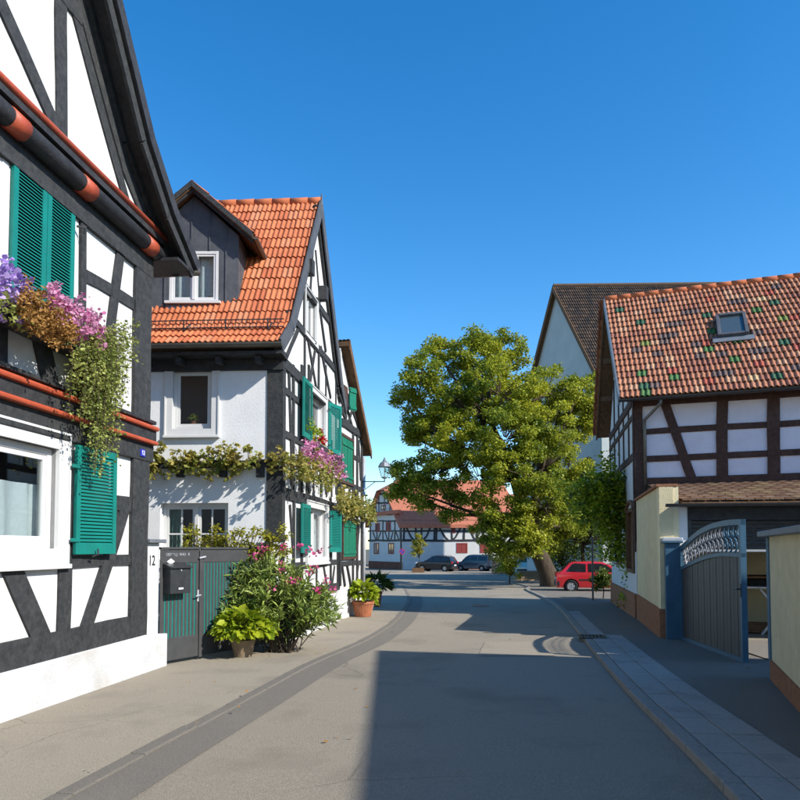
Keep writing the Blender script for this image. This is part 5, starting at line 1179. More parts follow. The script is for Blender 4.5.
# ------------------------------------------------------------------ big tree
TD = 36.0; tb = gp(547, 584); sc = TD/tb.y; base = at(548, 590, TD); base.z = gz(TD)
tree = thing('deciduous_tree', 'big leaning tree with yellow-green crown at the corner of the square', 'tree', base)
lumps = [(425,372,26,-1.5),(437,352,15,0),(470,355,27,0),(487,343,16,1.5),(505,352,24,.5),(450,402,32,-1),(500,395,36,-1.5),(547,392,31,.5),(578,394,23,1),(408,400,15,-.5),(420,424,17,0),(413,438,9,0),(588,412,15,1),
 (455,440,34,-1),(505,440,42,-2),(550,430,34,-1.5),(582,432,18,1),(437,474,27,-.5),(405,474,15,0),(399,492,10,0),(480,480,36,-1.5),(530,478,38,-2.5),(568,470,22,0),(424,495,18,-1),(450,506,18,-1),(505,515,28,-2.5),(545,508,30,-2.5),(521,538,20,-3),(576,500,16,-1),(489,530,16,-2),(505,545,19,-2.5),(532,542,17,-2.6),(560,525,20,1.5),(577,528,14,1.5),(552,545,13,1.8),(465,395,26,2.5),(437,425,22,2),(560,410,24,2.5),(537,460,30,3),(470,425,32,3),(520,410,34,3.2),(490,380,26,3)]
lc = []; 
for (x, y, r, dz) in lumps:
    c = at(x, y, TD+dz); lc.append((c, 1.05*r/FPX*(TD+dz)))
fork = at(534, 545, TD-.3); mb = MB()
trunk = [base+Vector((.25,.2,-.3)), base+Vector((.1,0,.35)), at(547, 572, TD), at(541, 558, TD), fork, at(528, 525, TD-.4)]
mb.tube(trunk, [.72,.52,.46,.43,.40,.30], 12); mb.build('trunk', M['bark'], tree, smooth=True)
limbs = MB(); hub = at(526, 515, TD-.4); hubs = [fork, hub, at(515, 480, TD-.5), at(500, 445, TD-.3), at(540, 470, TD), at(490, 420, TD), at(470, 455, TD-.3)]
limbs.tube([fork, hub, hubs[2], hubs[3], hubs[5]], [.4,.34,.27,.2,.13], 8); limbs.tube([fork, at(535,505,TD), hubs[4], at(550,430,TD)], [.36,.28,.2,.1], 8); limbs.tube([hubs[2], hubs[6], at(440,445,TD-.5)], [.22,.15,.08], 7)
TP = []; TDir = []
for c, r in lc:
    h_ = min(hubs[1:], key=lambda q: (q-c).length+max(0, q.z-c.z)*1.5); mid = h_.lerp(c, .5)+Vector((0,0,-.12*(c-h_).length+.2)); limbs.tube([h_, mid, c], [.13,.085,.04], 6)
    nc = int(7+r*r*9); 
    for k in range(nc):
        u = unit(1)[0]; u[2] = u[2]*.9+.12; q = V3(c)+u*r*NR.uniform(.45, 1.0)
        if k % 2 == 0: limbs.tube([c.lerp(Vector(q), .15), Vector(q)], [.03,.012], 4, caps=False)
        cr = NR.uniform(.32,.58); p, d = ball(q, cr, int(190*cr/.45), .2, .66); TP.append(p); TDir.append(d)
limbs.build('limbs', M['bark'], tree, smooth=True)
TP = np.concatenate(TP); TDir = np.concatenate(TDir)
leaves('crown', L_['tree'], tree, TP, .125, .78, .35, .2, TDir, .35)
def bush_tree(label, px, py, y, r, hgt, nm='deciduous_tree', m='dark', ls=.16, n=30, cat='tree', trunk=.1, flat=1.0, lean=0, cl=.36):
    b = Vector((at(px, 548, y).x, y, gz(y))); t = thing(nm, label, cat, b); c = b+Vector((lean,0,hgt)); mb = MB()
    mb.tube([b-Vector((0,0,.2)), b.lerp(c, .5)+Vector((.05,0,0)), c], [trunk, trunk*.7, trunk*.3], 7); P = []; D = []
    for k in range(n):
        u = unit(1)[0]; q = V3(c)+u*np.array((r, r, r*flat))*NR.uniform(.3,1); mb.tube([b.lerp(c, .55), Vector(q)], [trunk*.3, .008], 4, caps=False)
        p, d = ball(q, r*cl, 70, .2, .8); P.append(p); D.append(d)
    mb.build('trunk', M['bark'], t, smooth=True); leaves('crown', L_[m], t, np.concatenate(P), ls, .65, .3, .2, np.concatenate(D), .3); return t
bush_tree('dark green tree in front of the church wall, behind the red car', 582, 540, 40, 2.8, 4.0, n=120, trunk=.14)
bush_tree('dark bush between the tree trunk and the red car', 562, 560, 41, 1.6, 1.9, 'leafy_shrub', 'dark', .16, 40, 'shrub', .08)
bush_tree('dark leafy shrub below the big tree, left of its trunk', 509, 575, 41, .75, 1.1, 'leafy_shrub', 'tree', .13, 22, 'shrub', .05, 1.3)
bush_tree('young slender tree in front of the white inn', 419, 550, 71, .85, 2.6, 'young_tree', 'yellow', .15, 26, 'tree', .05, 1.7)
bush_tree('dark shrub growing around the signpost by the red car', 602, 575, 25.9, .42, .75, 'leafy_shrub', 'dark', .09, 26, 'shrub', .03, 1.1)
bush_tree('tall dark hedge tree between the church and the inn', 553, 540, 62, 2.6, 3.6, n=40, trunk=.2, ls=.22)
bush_tree('dark tree beyond the trunk of the big tree', 523, 550, 66, 2.2, 3.2, n=30, trunk=.2, ls=.22)
# ------------------------------------------------------------------ climber at the right house corner
cb_ = gp(633, 613); cb_ = Vector((cb_.x-.12, cb_.y, gz(cb_.y)+.05)); cl_ = thing('climbing_plant', 'leafy climber with a bare stem growing up the brown house corner', 'climber', cb_)
mb = MB(); st = [cb_, at(633.5,590,cb_.y), at(632,560,cb_.y+.05), at(634,530,cb_.y), at(630,505,cb_.y-.05), at(615,492,cb_.y)]
mb.tube(st, [.085,.07,.065,.06,.05,.03], 8)
for q in ((603,500),(645,500),(622,480),(612,520),(590,498)): mb.tube([st[4], at(q[0],q[1],cb_.y-.1)], [.03,.01], 5)
mb.build('stem', M['bark'], cl_, smooth=True); P = []; D = []
for k in range(380):
    t_ = RND.random()
    if t_ < .62: x, y = RND.gauss(612, 19), RND.gauss(497, 15)
    elif t_ < .88: x, y = RND.uniform(604, 640), RND.uniform(515, 560)
    else: x, y = RND.uniform(622, 644), RND.uniform(540, 600)
    q = V3(at(x, y, cb_.y+RND.uniform(-.55,.25))); n_ = 26 if y < 530 else 12; p, d = ball(q, .26, n_, .2); P.append(p); D.append(d)
leaves('foliage', L_['dark'], cl_, np.concatenate(P[:80]), .10, .75, .3, .2, np.concatenate(D[:80]), .3)
leaves('foliage', L_['hosta'], cl_, np.concatenate(P[80:]), .11, .75, .3, .2, np.concatenate(D[80:]), .3)  # lime leaves, picked light in place of sunlight that misses the climber
P = []
for k in range(40): P.append(V3(cb_)+np.array((RND.gauss(0,.18), RND.gauss(0,.25), .12+abs(RND.gauss(0,.12)))))
leaves('dead_leaves', L_['dry'], cl_, np.array(P), .10, .6, .3)
# ------------------------------------------------------------------ oleander
ob_ = Vector((-1.98, 11.75, gz(11.75)+.02)); ol = thing('oleander_bush', 'large oleander bush with pink flowers in front of the striped gate', 'shrub', ob_)
mb = MB(); P = []; D = []; F = []
for k in range(215):
    w = RND.uniform(0, 2*math.pi); el = math.acos(RND.uniform(-.05, 1)); L = RND.uniform(.8, 1.15)
    dv = Vector((math.sin(el)*math.cos(w), math.sin(el)*math.sin(w)*.55, math.cos(el)))
    tip = ob_+Vector((.0,0,.55))+Vector((dv.x*L*.88, dv.y*L, dv.z*L*.98)); tip.x -= max(0, dv.z)*.16; tip.z = max(tip.z, ob_.z+.22)
    tip.x = max(tip.x, -2.72-RND.uniform(0,.12))
    lim = 10.38+(tip.x+3.40)*1.89-.16 if tip.x < -2.33 else 12.38
    if tip.y > lim: tip.y = lim-RND.uniform(0,.1)
    if tip.x > -2.1+(tip.y-12.6)*.12-.0 and tip.y > 12.3: tip.y = 12.2
    root = ob_+Vector((RND.gauss(0,.1), RND.gauss(0,.07), 0)); mid = root.lerp(tip, .55)+Vector((0,0,.14)); mid.y = min(mid.y, 12.2); mb.tube([root, mid, tip], [.012,.009,.005], 4, caps=False)
    ax = (tip-mid).normalized()
    for j in range(34):
        f = RND.uniform(.25,1.0); q = mid.lerp(tip, f) if RND.random() < .8 else root.lerp(mid, RND.uniform(.5,1)); u = Vector(unit(1)[0]); sd_ = (ax*.55+u*.75).normalized(); P.append(q); D.append(sd_)
    if dv.z > .35 and RND.random() < .08:
        for j in range(14): F.append(tip+Vector((RND.gauss(0,.045), RND.gauss(0,.045), RND.gauss(.03,.03))))
for (x, y) in ((264,548),(262,552),(310,550),(300,545),(285,547),(308,571),(326,580),(288,580),(291,583),(318,553),(333,590)):
    for j in range(16): c = at(x, y, 11.45); F.append(c+Vector((RND.gauss(0,.04), RND.gauss(0,.04), RND.gauss(0,.03))))
mb.build('stems', M['bark'], ol); leaves('foliage', L_['olean'], ol, np.array([V3(p) for p in P]), .15, .19, .25, .1, np.array([V3(d) for d in D]), .85)
leaves('flowers', L_['rose'], ol, np.array([V3(p) for p in F]), .045, .9, .2, .1)
# ------------------------------------------------------------------ potted plants
def pot_lathe(mb, c, r0, r1, h): mb.lathe([(0,0),(r0,0),(r1*.94,h*.82),(r1,h*.83),(r1,h),(r1*.9,h),(r1*.86,h*.85),(0,h*.85)], c, 20)
def potted(label, px, py, r, h, rp, hp, m, ls, n, asp=.62, potm='terra', y=None, dirw=.6, nm='potted_plant', flat=.8, x=None, up=.55):
    b = gp(px, py); b = Vector((b.x if x is None else x, b.y, gz(b.y)+.02)); t = thing(nm, label, 'potted plant', b)
    mb = MB(); pot_lathe(mb, b, rp*.7, rp, hp); mb.build('pot', M[potm], t, smooth=False)
    mb = MB(); mb.lathe([(0,hp*.87),(rp*.85,hp*.87)], b, 16); mb.build('soil', M['soil'], t)
    u = unit(n); u[:,2] = np.abs(u[:,2])*1.1-.25; rr = NR.uniform(.55,1,n)[:,None]; P = V3(b)+np.array((0,0,hp+h*.35))+u*rr*np.array((r,r,h*.62)); P[:,2] = np.maximum(P[:,2], b.z+.06)
    d = u.copy(); d[:,2] -= .35
    leaves('foliage', L_[m], t, P, ls, asp, up, .22, d, dirw, rnd=asp > .4); return t
potted('lime green broad-leaved plant in a weathered pot beside the gate', 243, 657, .47, .50, .20, .26, 'hosta', .15, 560, .68, 'stonepot')
potted('lime green leafy plant in a large terracotta pot by the plinth', 354, 617, .38, .55, .30, .40, 'hosta', .16, 330, .66, 'terra', x=-.98)
potted('dark grassy plant in a tall terracotta pot at the house corner', 376, 607, .42, .55, .20, .48, 'dark', .26, 420, .12, 'terra', dirw=.8)
potted('small pale pot with green leaves between the two terracotta pots', 369, 611.5, .22, .30, .14, .17, 'hosta', .12, 120, .6, 'galv')
# ------------------------------------------------------------------ yellow shrub behind the gate
ys_ = Vector((-3.2, 12.05, gz(12))); sh_ = thing('yellow_shrub', 'yellow-leaved shrub rising behind the striped gate', 'shrub', ys_); P = []; mb = MB()
for k in range(130):
    x = RND.uniform(184, 292); top = 532+6*math.sin(x*.12)-(9 if 205 < x < 228 else 0)-(9 if x > 272 else 0); q = at(x, RND.uniform(top, 556), 12.0+RND.uniform(-.12,.2)); p, d = ball(V3(q), .09, 26, .2); P.append(p); mb.tube([ys_+Vector((RND.uniform(-.5,.5),0,0)), q], .006, 4, caps=False)
mb.build('stems', M['bark'], sh_); leaves('foliage', L_['yellow'], sh_, np.concatenate(P), .055, .6, .4)
# ------------------------------------------------------------------ vine along the beam of house 2
vb_ = F2.P(3.0, zv-.06, .12); vn = thing('grape_vine', 'yellowing grape vine trained along the timber beam of the white wall', 'vine', vb_); P = []; mb = MB()
uv1 = F2.u(142); pts = [F2.P(u, zv+.02*math.sin(u*7)+.03, .14+.03*math.sin(u*5)) for u in np.linspace(-.15, uv1, 26)]; mb.tube(pts, .022, 6)
pts2 = [pts[0], G2.P(.25, zv+.02, .14), G2.P(.6, zv+.0, .16), G2.P(.9, zv+.02, .2)]; mb.tube(pts2, [.018,.015,.012,.01], 5)
dens = [(142,166,34,17),(170,186,14,10),(190,215,36,13),(218,246,36,14),(246,262,9,7),(272,292,16,9)]
for x0, x1, n_, sp in dens:
    for k in range(n_):
        q = F2.P(F2.u(RND.uniform(x0, x1)), F2.hit(200, RND.gauss(463, sp*.62))[1], RND.uniform(.13,.32)); p, d = ball(V3(q), .075, 9, .1); P.append(p)
for (x, y) in ((240,447),(252,450),(253,453),(153,440),(150,447),(157,432)):
    q = F2.P(F2.u(x), F2.hit(200,y)[1], .3); p, d = ball(V3(q), .05, 10, .1); P.append(p); mb.tube([F2.P(F2.u(x-3), zv, .15), q], .006, 4)
mb.build('stem', M['bark'], vn); leaves('foliage', L_['vine'], vn, np.concatenate(P), .085, .9, .3, .2)
# ------------------------------------------------------------------ window boxes
def flowerbox(label, fac, r, o0, o1, loc=None):
    u0,u1,z0,z1 = r; t = thing('flower_box', label, 'flower box', fac.P((u0+u1)/2, z0, (o0+o1)/2)); mb = MB(); w = .02
    fac.box(mb, u0,u1,z0,z0+w,o0,o1); fac.box(mb, u0,u0+w,z0+w,z1,o0,o1); fac.box(mb, u1-w,u1,z0+w,z1,o0,o1); fac.box(mb, u0+w,u1-w,z0+w,z1,o1-w,o1); fac.box(mb, u0+w,u1-w,z0+w,z1,o0,o0+w); mb.build('box', M['timberd'], t, fix=True)
    mb = MB(); fac.box(mb, u0+w,u1-w,z0+w,z1-.03,o0+w,o1-w); mb.build('soil', M['soil'], t, fix=True); return t
def spread(fac, n, x0, x1, yf, sp, o0, o1, r=.06, k=8):
    P = []; D = []
    for i in range(n):
        x = RND.uniform(x0, x1); y = yf(x)+RND.gauss(0, sp) if not isinstance(sp, tuple) else yf(x)+RND.uniform(*sp); o = RND.uniform(o0, o1); u, z = fac.hit(x, y, o); p, d = ball(V3(fac.P(u, z, o)), r, k, .2); P.append(p); D.append(d)
    return np.concatenate(P), np.concatenate(D)
# house 1 box
bz1 = H1.hit(40, 322, .3)[1]; bu0 = uw[0]-.35; bu1 = uw[1]+.22
fb = flowerbox('long black flower box with purple petunias and trailing greenery under the teal shutters', H1, (bu0, bu1, bz1-.10, bz1+.08), .04, .26)
lin = lambda xa, ya, xb, yb: (lambda x: ya+(yb-ya)*(x-xa)/(xb-xa))
p, d = spread(H1, 90, -30, 34, lin(0,280,34,305), 13, .2, .5, .07, 8); leaves('purple_flowers', L_['purple'], fb, p, .048, .95, .2, .1)
p, d = spread(H1, 60, -30, 40, lin(0,298,40,320), 8, .15, .45, .08, 10); leaves('foliage', L_['trail'], fb, p, .06, .6, .3)
p, d = spread(H1, 210, 22, 72, lin(22,303,72,334), 11, .2, .55, .07, 14); leaves('dried_flowers', L_['dry'], fb, p, .042, .55, .2)
p, d = spread(H1, 120, 50, 104, lin(56,302,104,338), 9, .15, .5, .065, 10); leaves('pink_flowers', L_['pink'], fb, p, .040, .95, .2, .1)
p, d = spread(H1, 50, 50, 104, lin(50,308,104,342), 8, .12, .4, .07, 10); leaves('foliage', L_['trail'], fb, p, .05, .6, .3)
mb = MB(); P = []
for k in range(120):
    x0 = RND.gauss(104, 11); o = RND.uniform(.12,.45); L = RND.uniform(40, 145)*(1-.35*abs(x0-104)/25); y0 = RND.uniform(325, 350); y1 = min(y0+L, 478); x1 = x0+RND.gauss(-4,4); pts = []
    for f in np.linspace(0,1,7):
        x = x0+(x1-x0)*f+RND.uniform(-1.5,1.5); u, z = H1.hit(x, y0+(y1-y0)*f, o+.06*math.sin(f*5)); pts.append(H1.P(u, z, o+.06*math.sin(f*5)))
    mb.tube(pts, .003, 3, caps=False)
    for a, b in zip(pts[:-1], pts[1:]):
        for j in range(11): P.append(V3(a.lerp(b, RND.random()))+NR.normal(size=3)*.03)
for k in range(16):
    x = RND.uniform(118, 146); y = RND.uniform(320, 365); o = RND.uniform(.2,.6); u, z = H1.hit(x, y, o); a = H1.hit(110, 335, .3); pts = [H1.P(a[0], a[1], .3), H1.P(u, z, o)]; mb.tube(pts, .003, 3, caps=False)
    for j in range(12): P.append(V3(pts[0].lerp(pts[1], RND.uniform(.5,1)))+NR.normal(size=3)*.03)
mb.build('trailing_stems', M['bark'], fb); leaves('trailing_foliage', L_['trail'], fb, np.array(P), .038, .8, .3, .15)
# house 2 gable box
za_ = G2.hit(316, 447)[1]; fb2 = flowerbox('window box overflowing with pink flowers and yellowing leaves on the gable', G2, (guw[0]-.15, guw[1]+.25, za_-.22, za_-.04), .07, .27)
p, d = spread(G2, 75, 304, 330, lin(304,447,330,462), 5, .2, .5, .07, 9); leaves('pink_flowers', L_['pink'], fb2, p, .05, .95, .2)
p, d = spread(G2, 40, 328, 346, lin(328,463,346,470), 5, .2, .5, .07, 9); leaves('pale_flowers', L_['pink'], fb2, p, .05, .95, .2)
p, d = spread(G2, 150, 300, 340, lin(300,466,340,474), 9, .12, .5, .09, 10); leaves('foliage', L_['vine'], fb2, p, .075, .8, .3)
p, d = spread(G2, 26, 286, 302, lin(286,466,302,466), 7, .12, .3, .08, 8); leaves('vine_foliage', L_['vine'], fb2, p, .075, .8, .3)
gz_ = G2.hit(320, 441)[1]; gpt = thing('geranium_pot', 'small geranium with red flowers standing in the gable window', 'potted plant', G2.P(guw[0]+.3, gz_-.1, -.02))
mb = MB(); mb.lathe([(0,0),(.07,0),(.09,.14),(.08,.14),(0,.12)], G2.P(guw[0]+.3, guw[2]+.01, .02), 12); mb.build('pot', M['terra'], gpt)
p, d = spread(G2, 26, 309, 322, lin(309,430,322,438), 4, .05, .2, .07, 10); leaves('foliage', L_['hosta'], gpt, p, .06, .8, .4)
p, d = spread(G2, 12, 320, 326, lin(320,437,326,442), 3, .1, .25, .04, 12); leaves('flowers', L_['red'], gpt, p, .045, .9, .2)
# house 3 box
zb3 = G3.hit(352, 508)[1]; fb3 = flowerbox('window box with cascading yellow-green leaves on the narrow far house', G3, (lw3[0]-.1, lw3[1]+.2, zb3-.08, zb3+.08), .04, .24)
p, d = spread(G3, 150, 339, 374, lin(339,502,374,512), 6, .1, .5, .1, 10); leaves('foliage', L_['vine'], fb3, p, .085, .8, .3)
# plants in the upper window
wp = thing('window_plant', 'small green plant standing inside the narrow upper window', 'potted plant', F2.P(F2.u(188), wu[2]+.07, -.16)); q = F2.P(F2.u(189), F2.hit(190,421)[1], -.17)
mb = MB(); mb.lathe([(0,0),(.05,0),(.06,.1),(0,.1)], F2.P(F2.u(189), wu[2]+.07, -.17), 10); mb.build('pot', M['terra'], wp); p, d = ball(V3(q)+np.array((0,0,.08)), .1, 60, .2); leaves('foliage', L_['hosta'], wp, p, .06, .6, .3)
# fallen leaves on the road
P = []
for k in range(160):
    x = RND.uniform(-2.6, 5.0); y = RND.uniform(5, 30); P.append((x, y, gz(y)+.012 if -1.0 < x < 3 else gz(y)+.085))
for k in range(60): y = RND.uniform(14, 19); P.append((4.9+(y-13)*.22-abs(RND.gauss(0,.25))-.1, y, gz(y)+.075))
o = leaves('fallen_leaves', L_['dry'], None, np.array(P), .05, .6, 3.0, .05); tag(o, 'scattered dry fallen leaves on the road and pavement', 'leaves', kind='stuff')
# ================================================================== cars
CG = glassmat('car glass', (.25,.3,.32), .9, .55)
M['tyre'] = mat('tyre rubber', (.012,.012,.013), rough=.85); M['rim'] = mat('wheel rim', (.42,.43,.45), (.35,.36,.37), 9, .35, spec=.5, metal=.5)
M['blackpl'] = mat('black plastic', (.018,.019,.021), rough=.6); M['tail'] = mat('tail light', (.35,.01,.012), rough=.2, spec=.6); M['head'] = mat('headlight', (.7,.72,.74), rough=.12, spec=.8)
M['seat'] = mat('car interior', (.02,.02,.022), rough=.9)
def paint(nm, c, coat=.8):
    m = mat(nm, c, rough=.28, spec=.5); b = m.node_tree.nodes['Principled BSDF']; b.inputs['Coat Weight'].default_value = coat; b.inputs['Coat Roughness'].default_value = .06; return m
def car(label, loc, rz, prof, belt, roofz, W, wheels, wr, col, side, front=None, rear=None, plate=True, rails=False):
    """prof: outline (x,z) anticlockwise seen from the left side (-y): x forward. side: list of window quads"""
    t = thing('parked_car', label, 'car', loc, rz, 'parked cars'); hw = W/2; zmin = min(p[1] for p in prof)
    def y_at(z): 
        if z <= belt: f = (z-zmin)/(belt-zmin); return hw*(.955+.045*math.sin(min(1, f*1.15)*math.pi*.62))
        f = (z-belt)/(roofz-belt); return hw*(.985-.20*f**1.15)
    # outline with wheel arches cut in
    pts = []
    zb = zmin+.0; xs = sorted(wheels)
    bottom = [(prof[0][0], zb)]
    for wx in xs:
        R = wr*1.17
        for k in range(9):
            w = math.pi-math.pi*k/8; zz = wr+R*math.sin(w)
            x = wx+R*math.cos(w)
            bottom.append((x, max(zb, zz) if 0 < k < 8 else zb))
    bottom.append((prof[-1][0], zb)); out = bottom+[p for p in reversed(prof)]
    # dedupe
    o2 = []
    for p in out:
        if not o2 or (abs(p[0]-o2[-1][0])+abs(p[1]-o2[-1][1])) > .004: o2.append(p)
    if abs(o2[0][0]-o2[-1][0])+abs(o2[0][1]-o2[-1][1]) < .004: o2.pop()
    n = len(o2); mb = MB(); cols = (-1, -.9, -.5, 0, .5, .9, 1)
    rows = []
    for j, c in enumerate(cols):
        for (x, z) in o2:
            ye = y_at(z); zz = z; xx = x
            if abs(c) == 1: zz = z-(.018 if z > belt-.1 else 0); xx = x*(.992)
            if abs(c) < .95 and z > zmin+.1: xx = x*(1+.012*(1-c*c))
            mb.v.append(Vector((xx, ye*c, zz)))
    for j in range(len(cols)-1):
        for i in range(n): mb.f.append([j*n+i, j*n+(i+1) % n, (j+1)*n+(i+1) % n, (j+1)*n+i]); mb.m.append(0)
    tri = tessellate_polygon([[Vector((x, z, 0)) for x, z in o2]])
    for a, b, c in tri:
        mb.f.append([a, b, c]); mb.m.append(0); L = (len(cols)-1)*n; mb.f.append([L+c, L+b, L+a]); mb.m.append(0)
    body = mb.build('body', col, t, local=True, fix=True, bevel=.018); 
    for f in body.data.polygons: f.use_smooth = True
    md = body.modifiers.new('wn', 'WEIGHTED_NORMAL')
    def sidequad(q, sgn, off): return [Vector((x, sgn*(y_at(z)*.997+off), z)) for x, z in q]
    for sgn in (-1, 1):
        for q in side:
            mb = MB(); a = sidequad(q, sgn, .004); b = sidequad(q, sgn, .012); m_ = len(q); mb.add(a+b, [tuple(range(m_)), tuple(range(m_, 2*m_))]+[(i, (i+1) % m_, m_+(i+1) % m_, m_+i) for i in range(m_)])
            mb.build('side_window', M['carglass'], t, local=True, fix=True)
    for q, nm in ((front, 'windscreen'), (rear, 'rear_window')):
        if q:
            (xa, za), (xb, zb_) = q; ya, yb = y_at(za)*.86, y_at(zb_)*.86; nx = Vector((zb_-za, 0, -(xb-xa))).normalized(); nx = nx if nx.z > 0 or abs(nx.z) < 1e-6 else -nx
            if nm == 'rear_window' and nx.x > 0: nx = -nx
            if nm == 'windscreen' and nx.x < 0: nx = -nx
            a = [Vector((xa*1.008,-ya,za)), Vector((xa*1.008,ya,za)), Vector((xb*1.008,yb,zb_)), Vector((xb*1.008,-yb,zb_))]; mb = MB(); mb.hexa([p+nx*.012 for p in a]+[p+nx*.03 for p in a]); mb.build(nm, M['carglass'], t, local=True, fix=True)
    for wx in wheels:
        for sgn in (-1, 1):
            yo = sgn*(hw-.005); tw = .17; mb = MB(); mb.lathe([(wr*.60,0),(wr*.64,-.012),(wr*.93,-.018),(wr,.03),(wr,tw-.03),(wr*.93,tw),(wr*.6,tw)] if sgn < 0 else [(wr*.60,0),(wr*.64,.012),(wr*.93,.018),(wr,-.03),(wr,-tw+.03),(wr*.93,-tw),(wr*.6,-tw)], (wx, yo, wr), 20, 'y'); w = mb.build('wheel', M['tyre'], t, local=True, smooth=True)
            s = -sgn; mb = MB(); mb.lathe([(0,s*.02),(wr*.14,s*.012),(wr*.2,s*.03),(wr*.5,s*.035),(wr*.56,s*.004),(wr*.64,s*.0)], (wx, yo, wr), 20, 'y')
            for k in range(6): 
                a = k*math.pi/3; c, sn = math.cos(a), math.sin(a); r0, r1 = wr*.15, wr*.55; pz = [(r0,-.03),(r1,-.045),(r1,.045),(r0,.03)]; mb.add([Vector((wx+c*r-sn*q_, yo-s*.004, wr+sn*r+c*q_)) for r, q_ in pz], [(0,1,2,3)])
            mb.build('rim', M['rim'], w, local=True)
            mb = MB(); R = wr*1.15; mb.lathe([(0.0, s*.05),(R, s*.05),(R, s*.2)], (wx, sgn*(hw*.93), wr), 16, 'y'); 
            mb.build('wheel_well', M['blackpl'], t, local=True)
    xf, xr = max(p[0] for p in prof), min(p[0] for p in prof)
    def band(x0, x1, z0, z1, nm, m_, off=.02, sides=True):
        for sgn in (-1, 1):
            mb = MB(); q = [(x0,z0),(x1,z0),(x1,z1),(x0,z1)]; a = sidequad(q, sgn, .0); b = sidequad(q, sgn, off); mb.hexa(a+b); mb.build(nm, m_, t, local=True, fix=True)
    zB = zmin+.12
    for x, d_, nm in ((xf, .06, 'front_bumper'), (xr, -.06, 'rear_bumper')):
        mb = MB(); q = []; nn = 9
        for k in range(nn):
            f = k/(nn-1)*2-1; xx = x+d_*(1-.35*f*f)-(.10 if d_ > 0 else -.10)*abs(f)**3; yy = f*hw*.99
            q.append((xx, yy))
        vs = []; fs = []
        for (xx, yy) in q: vs += [(xx-d_*1.6, yy, zB-.05), (xx, yy, zB-.03), (xx+d_*.15, yy, zB+.10), (xx-d_*.1, yy, zB+.20), (xx-d_*1.6, yy, zB+.20)]
        for k in range(nn-1): fs += [(k*5+i, k*5+(i+1) % 5, k*5+5+(i+1) % 5, k*5+5+i) for i in range(5)]
        fs += [(0,1,2,3,4), tuple(range((nn-1)*5, nn*5))]; mb.add(vs, fs); mb.build(nm, M['blackpl'], t, local=True, fix=True)
    w0, w1 = xs[0]+wr*1.25, xs[-1]-wr*1.25; band(w0, w1, belt-.36, belt-.30, 'side_moulding', M['blackpl'], .016)
    xm = (w0+w1)/2
    for x in (xm-.02, w1+.02): band(x-.004, x+.004, zmin+.12, belt-.02, 'door_seam', M['blackpl'], .004)
    band(xm+.06, xm+.20, belt-.12, belt-.085, 'door_handle', M['blackpl'], .03)
    for sgn in (-1, 1):
        mb = MB(); c = Vector((w1+.02, sgn*(hw+.09), belt+.06)); mb.lathe([(0,-.05),(.06,-.045),(.085,0),(.07,.04),(0,.05)], c, 10, 'x'); mb.build('mirror', M['blackpl'], t, local=True, smooth=True)
        zt = belt-.22
        mb = MB(); mb.box((xr-.012, sgn*hw*.62, zt), (xr+.10, sgn*hw*.985, zt+.2)); mb.build('tail_light', M['tail'], t, local=True, bevel=.01)
        mb = MB(); mb.box((xf-.12, sgn*hw*.58, zt-.06), (xf+.008, sgn*hw*.97, zt+.09)); mb.build('headlight', M['head'], t, local=True, bevel=.02)
    if plate:
        for x, d_ in ((xr, -1), (xf, 1)): mb = MB(); mb.box((x+d_*.012, -.26, zB+.22), (x+d_*.03, .26, zB+.33)); mb.build('number_plate', M['decal'], t, local=True)
    if rails:
        for sgn in (-1, 1): mb = MB(); yy = sgn*y_at(roofz)*.93; mb.tube([(-1.5,yy,roofz-.03),(-1.4,yy,roofz+.05),(.2,yy,roofz+.05),(.35,yy,roofz-.03)], .018, 6); mb.build('roof_rail', M['blackpl'], t, local=True)
    return t
M['carglass'] = mat('car window glass', (.012,.016,.018), rough=.04, spec=.9)
# red hatchback, tail to the left
L = 3.62
hatch = [(-1.78,.22),(-1.80,.52),(-1.76,.80),(-1.55,.97),(-1.20,1.31),(-.98,1.365),(-.2,1.385),(.25,1.35),(.55,1.22),(1.0,.93),(1.45,.84),(1.70,.74),(1.80,.55),(1.79,.22)]
rc = gp(590, 592.5); RY = 31.0
car('red hatchback parked side-on behind the shrub near the big tree', (at(601, 560, RY).x, RY+.8, gz(RY+.8)), math.radians(-11), hatch, .90, 1.385, 1.6, (-1.14, 1.22), .285, paint('red paint', (.48,.012,.018)),
    [[(-1.35,.94),(-.50,.92),(-.50,1.27),(-.95,1.30),(-1.08,1.27)], [(-.40,.92),(.78,.93),(.40,1.21),(.15,1.29),(-.40,1.285)]], front=((.98,.96),(.52,1.25)), rear=((-1.52,1.0),(-1.22,1.29)))
# dark estate, rear three-quarter towards us
suv = [(-2.1,.28),(-2.15,.6),(-2.12,.95),(-1.95,1.30),(-1.75,1.58),(-1.4,1.64),(-.2,1.66),(.25,1.60),(.95,1.10),(1.75,1.00),(2.05,.88),(2.15,.6),(2.14,.28)]
car('dark blue off-roader parked in front of the white inn wall', (at(436, 560, 75).x+.1, 75.5, gz(75.5)), math.radians(152), suv, 1.08, 1.66, 1.78, (-1.32, 1.35), .35, paint('dark blue paint', (.006,.008,.016), .25),
    [[(-1.85,1.13),(-.95,1.11),(-.95,1.52),(-1.62,1.53)], [(-.87,1.11),(.0,1.11),(.0,1.54),(-.87,1.52)], [(.08,1.11),(.82,1.12),(.30,1.50),(.08,1.54)]], front=((.93,1.13),(.30,1.55)), rear=((-2.02,1.14),(-1.79,1.50)), rails=True)
van = [(-1.95,.26),(-2.0,.6),(-1.99,1.1),(-1.93,1.70),(-1.75,1.78),(-.2,1.82),(.35,1.77),(.60,1.62),(1.15,1.08),(1.75,.92),(1.98,.75),(2.0,.5),(1.99,.26)]
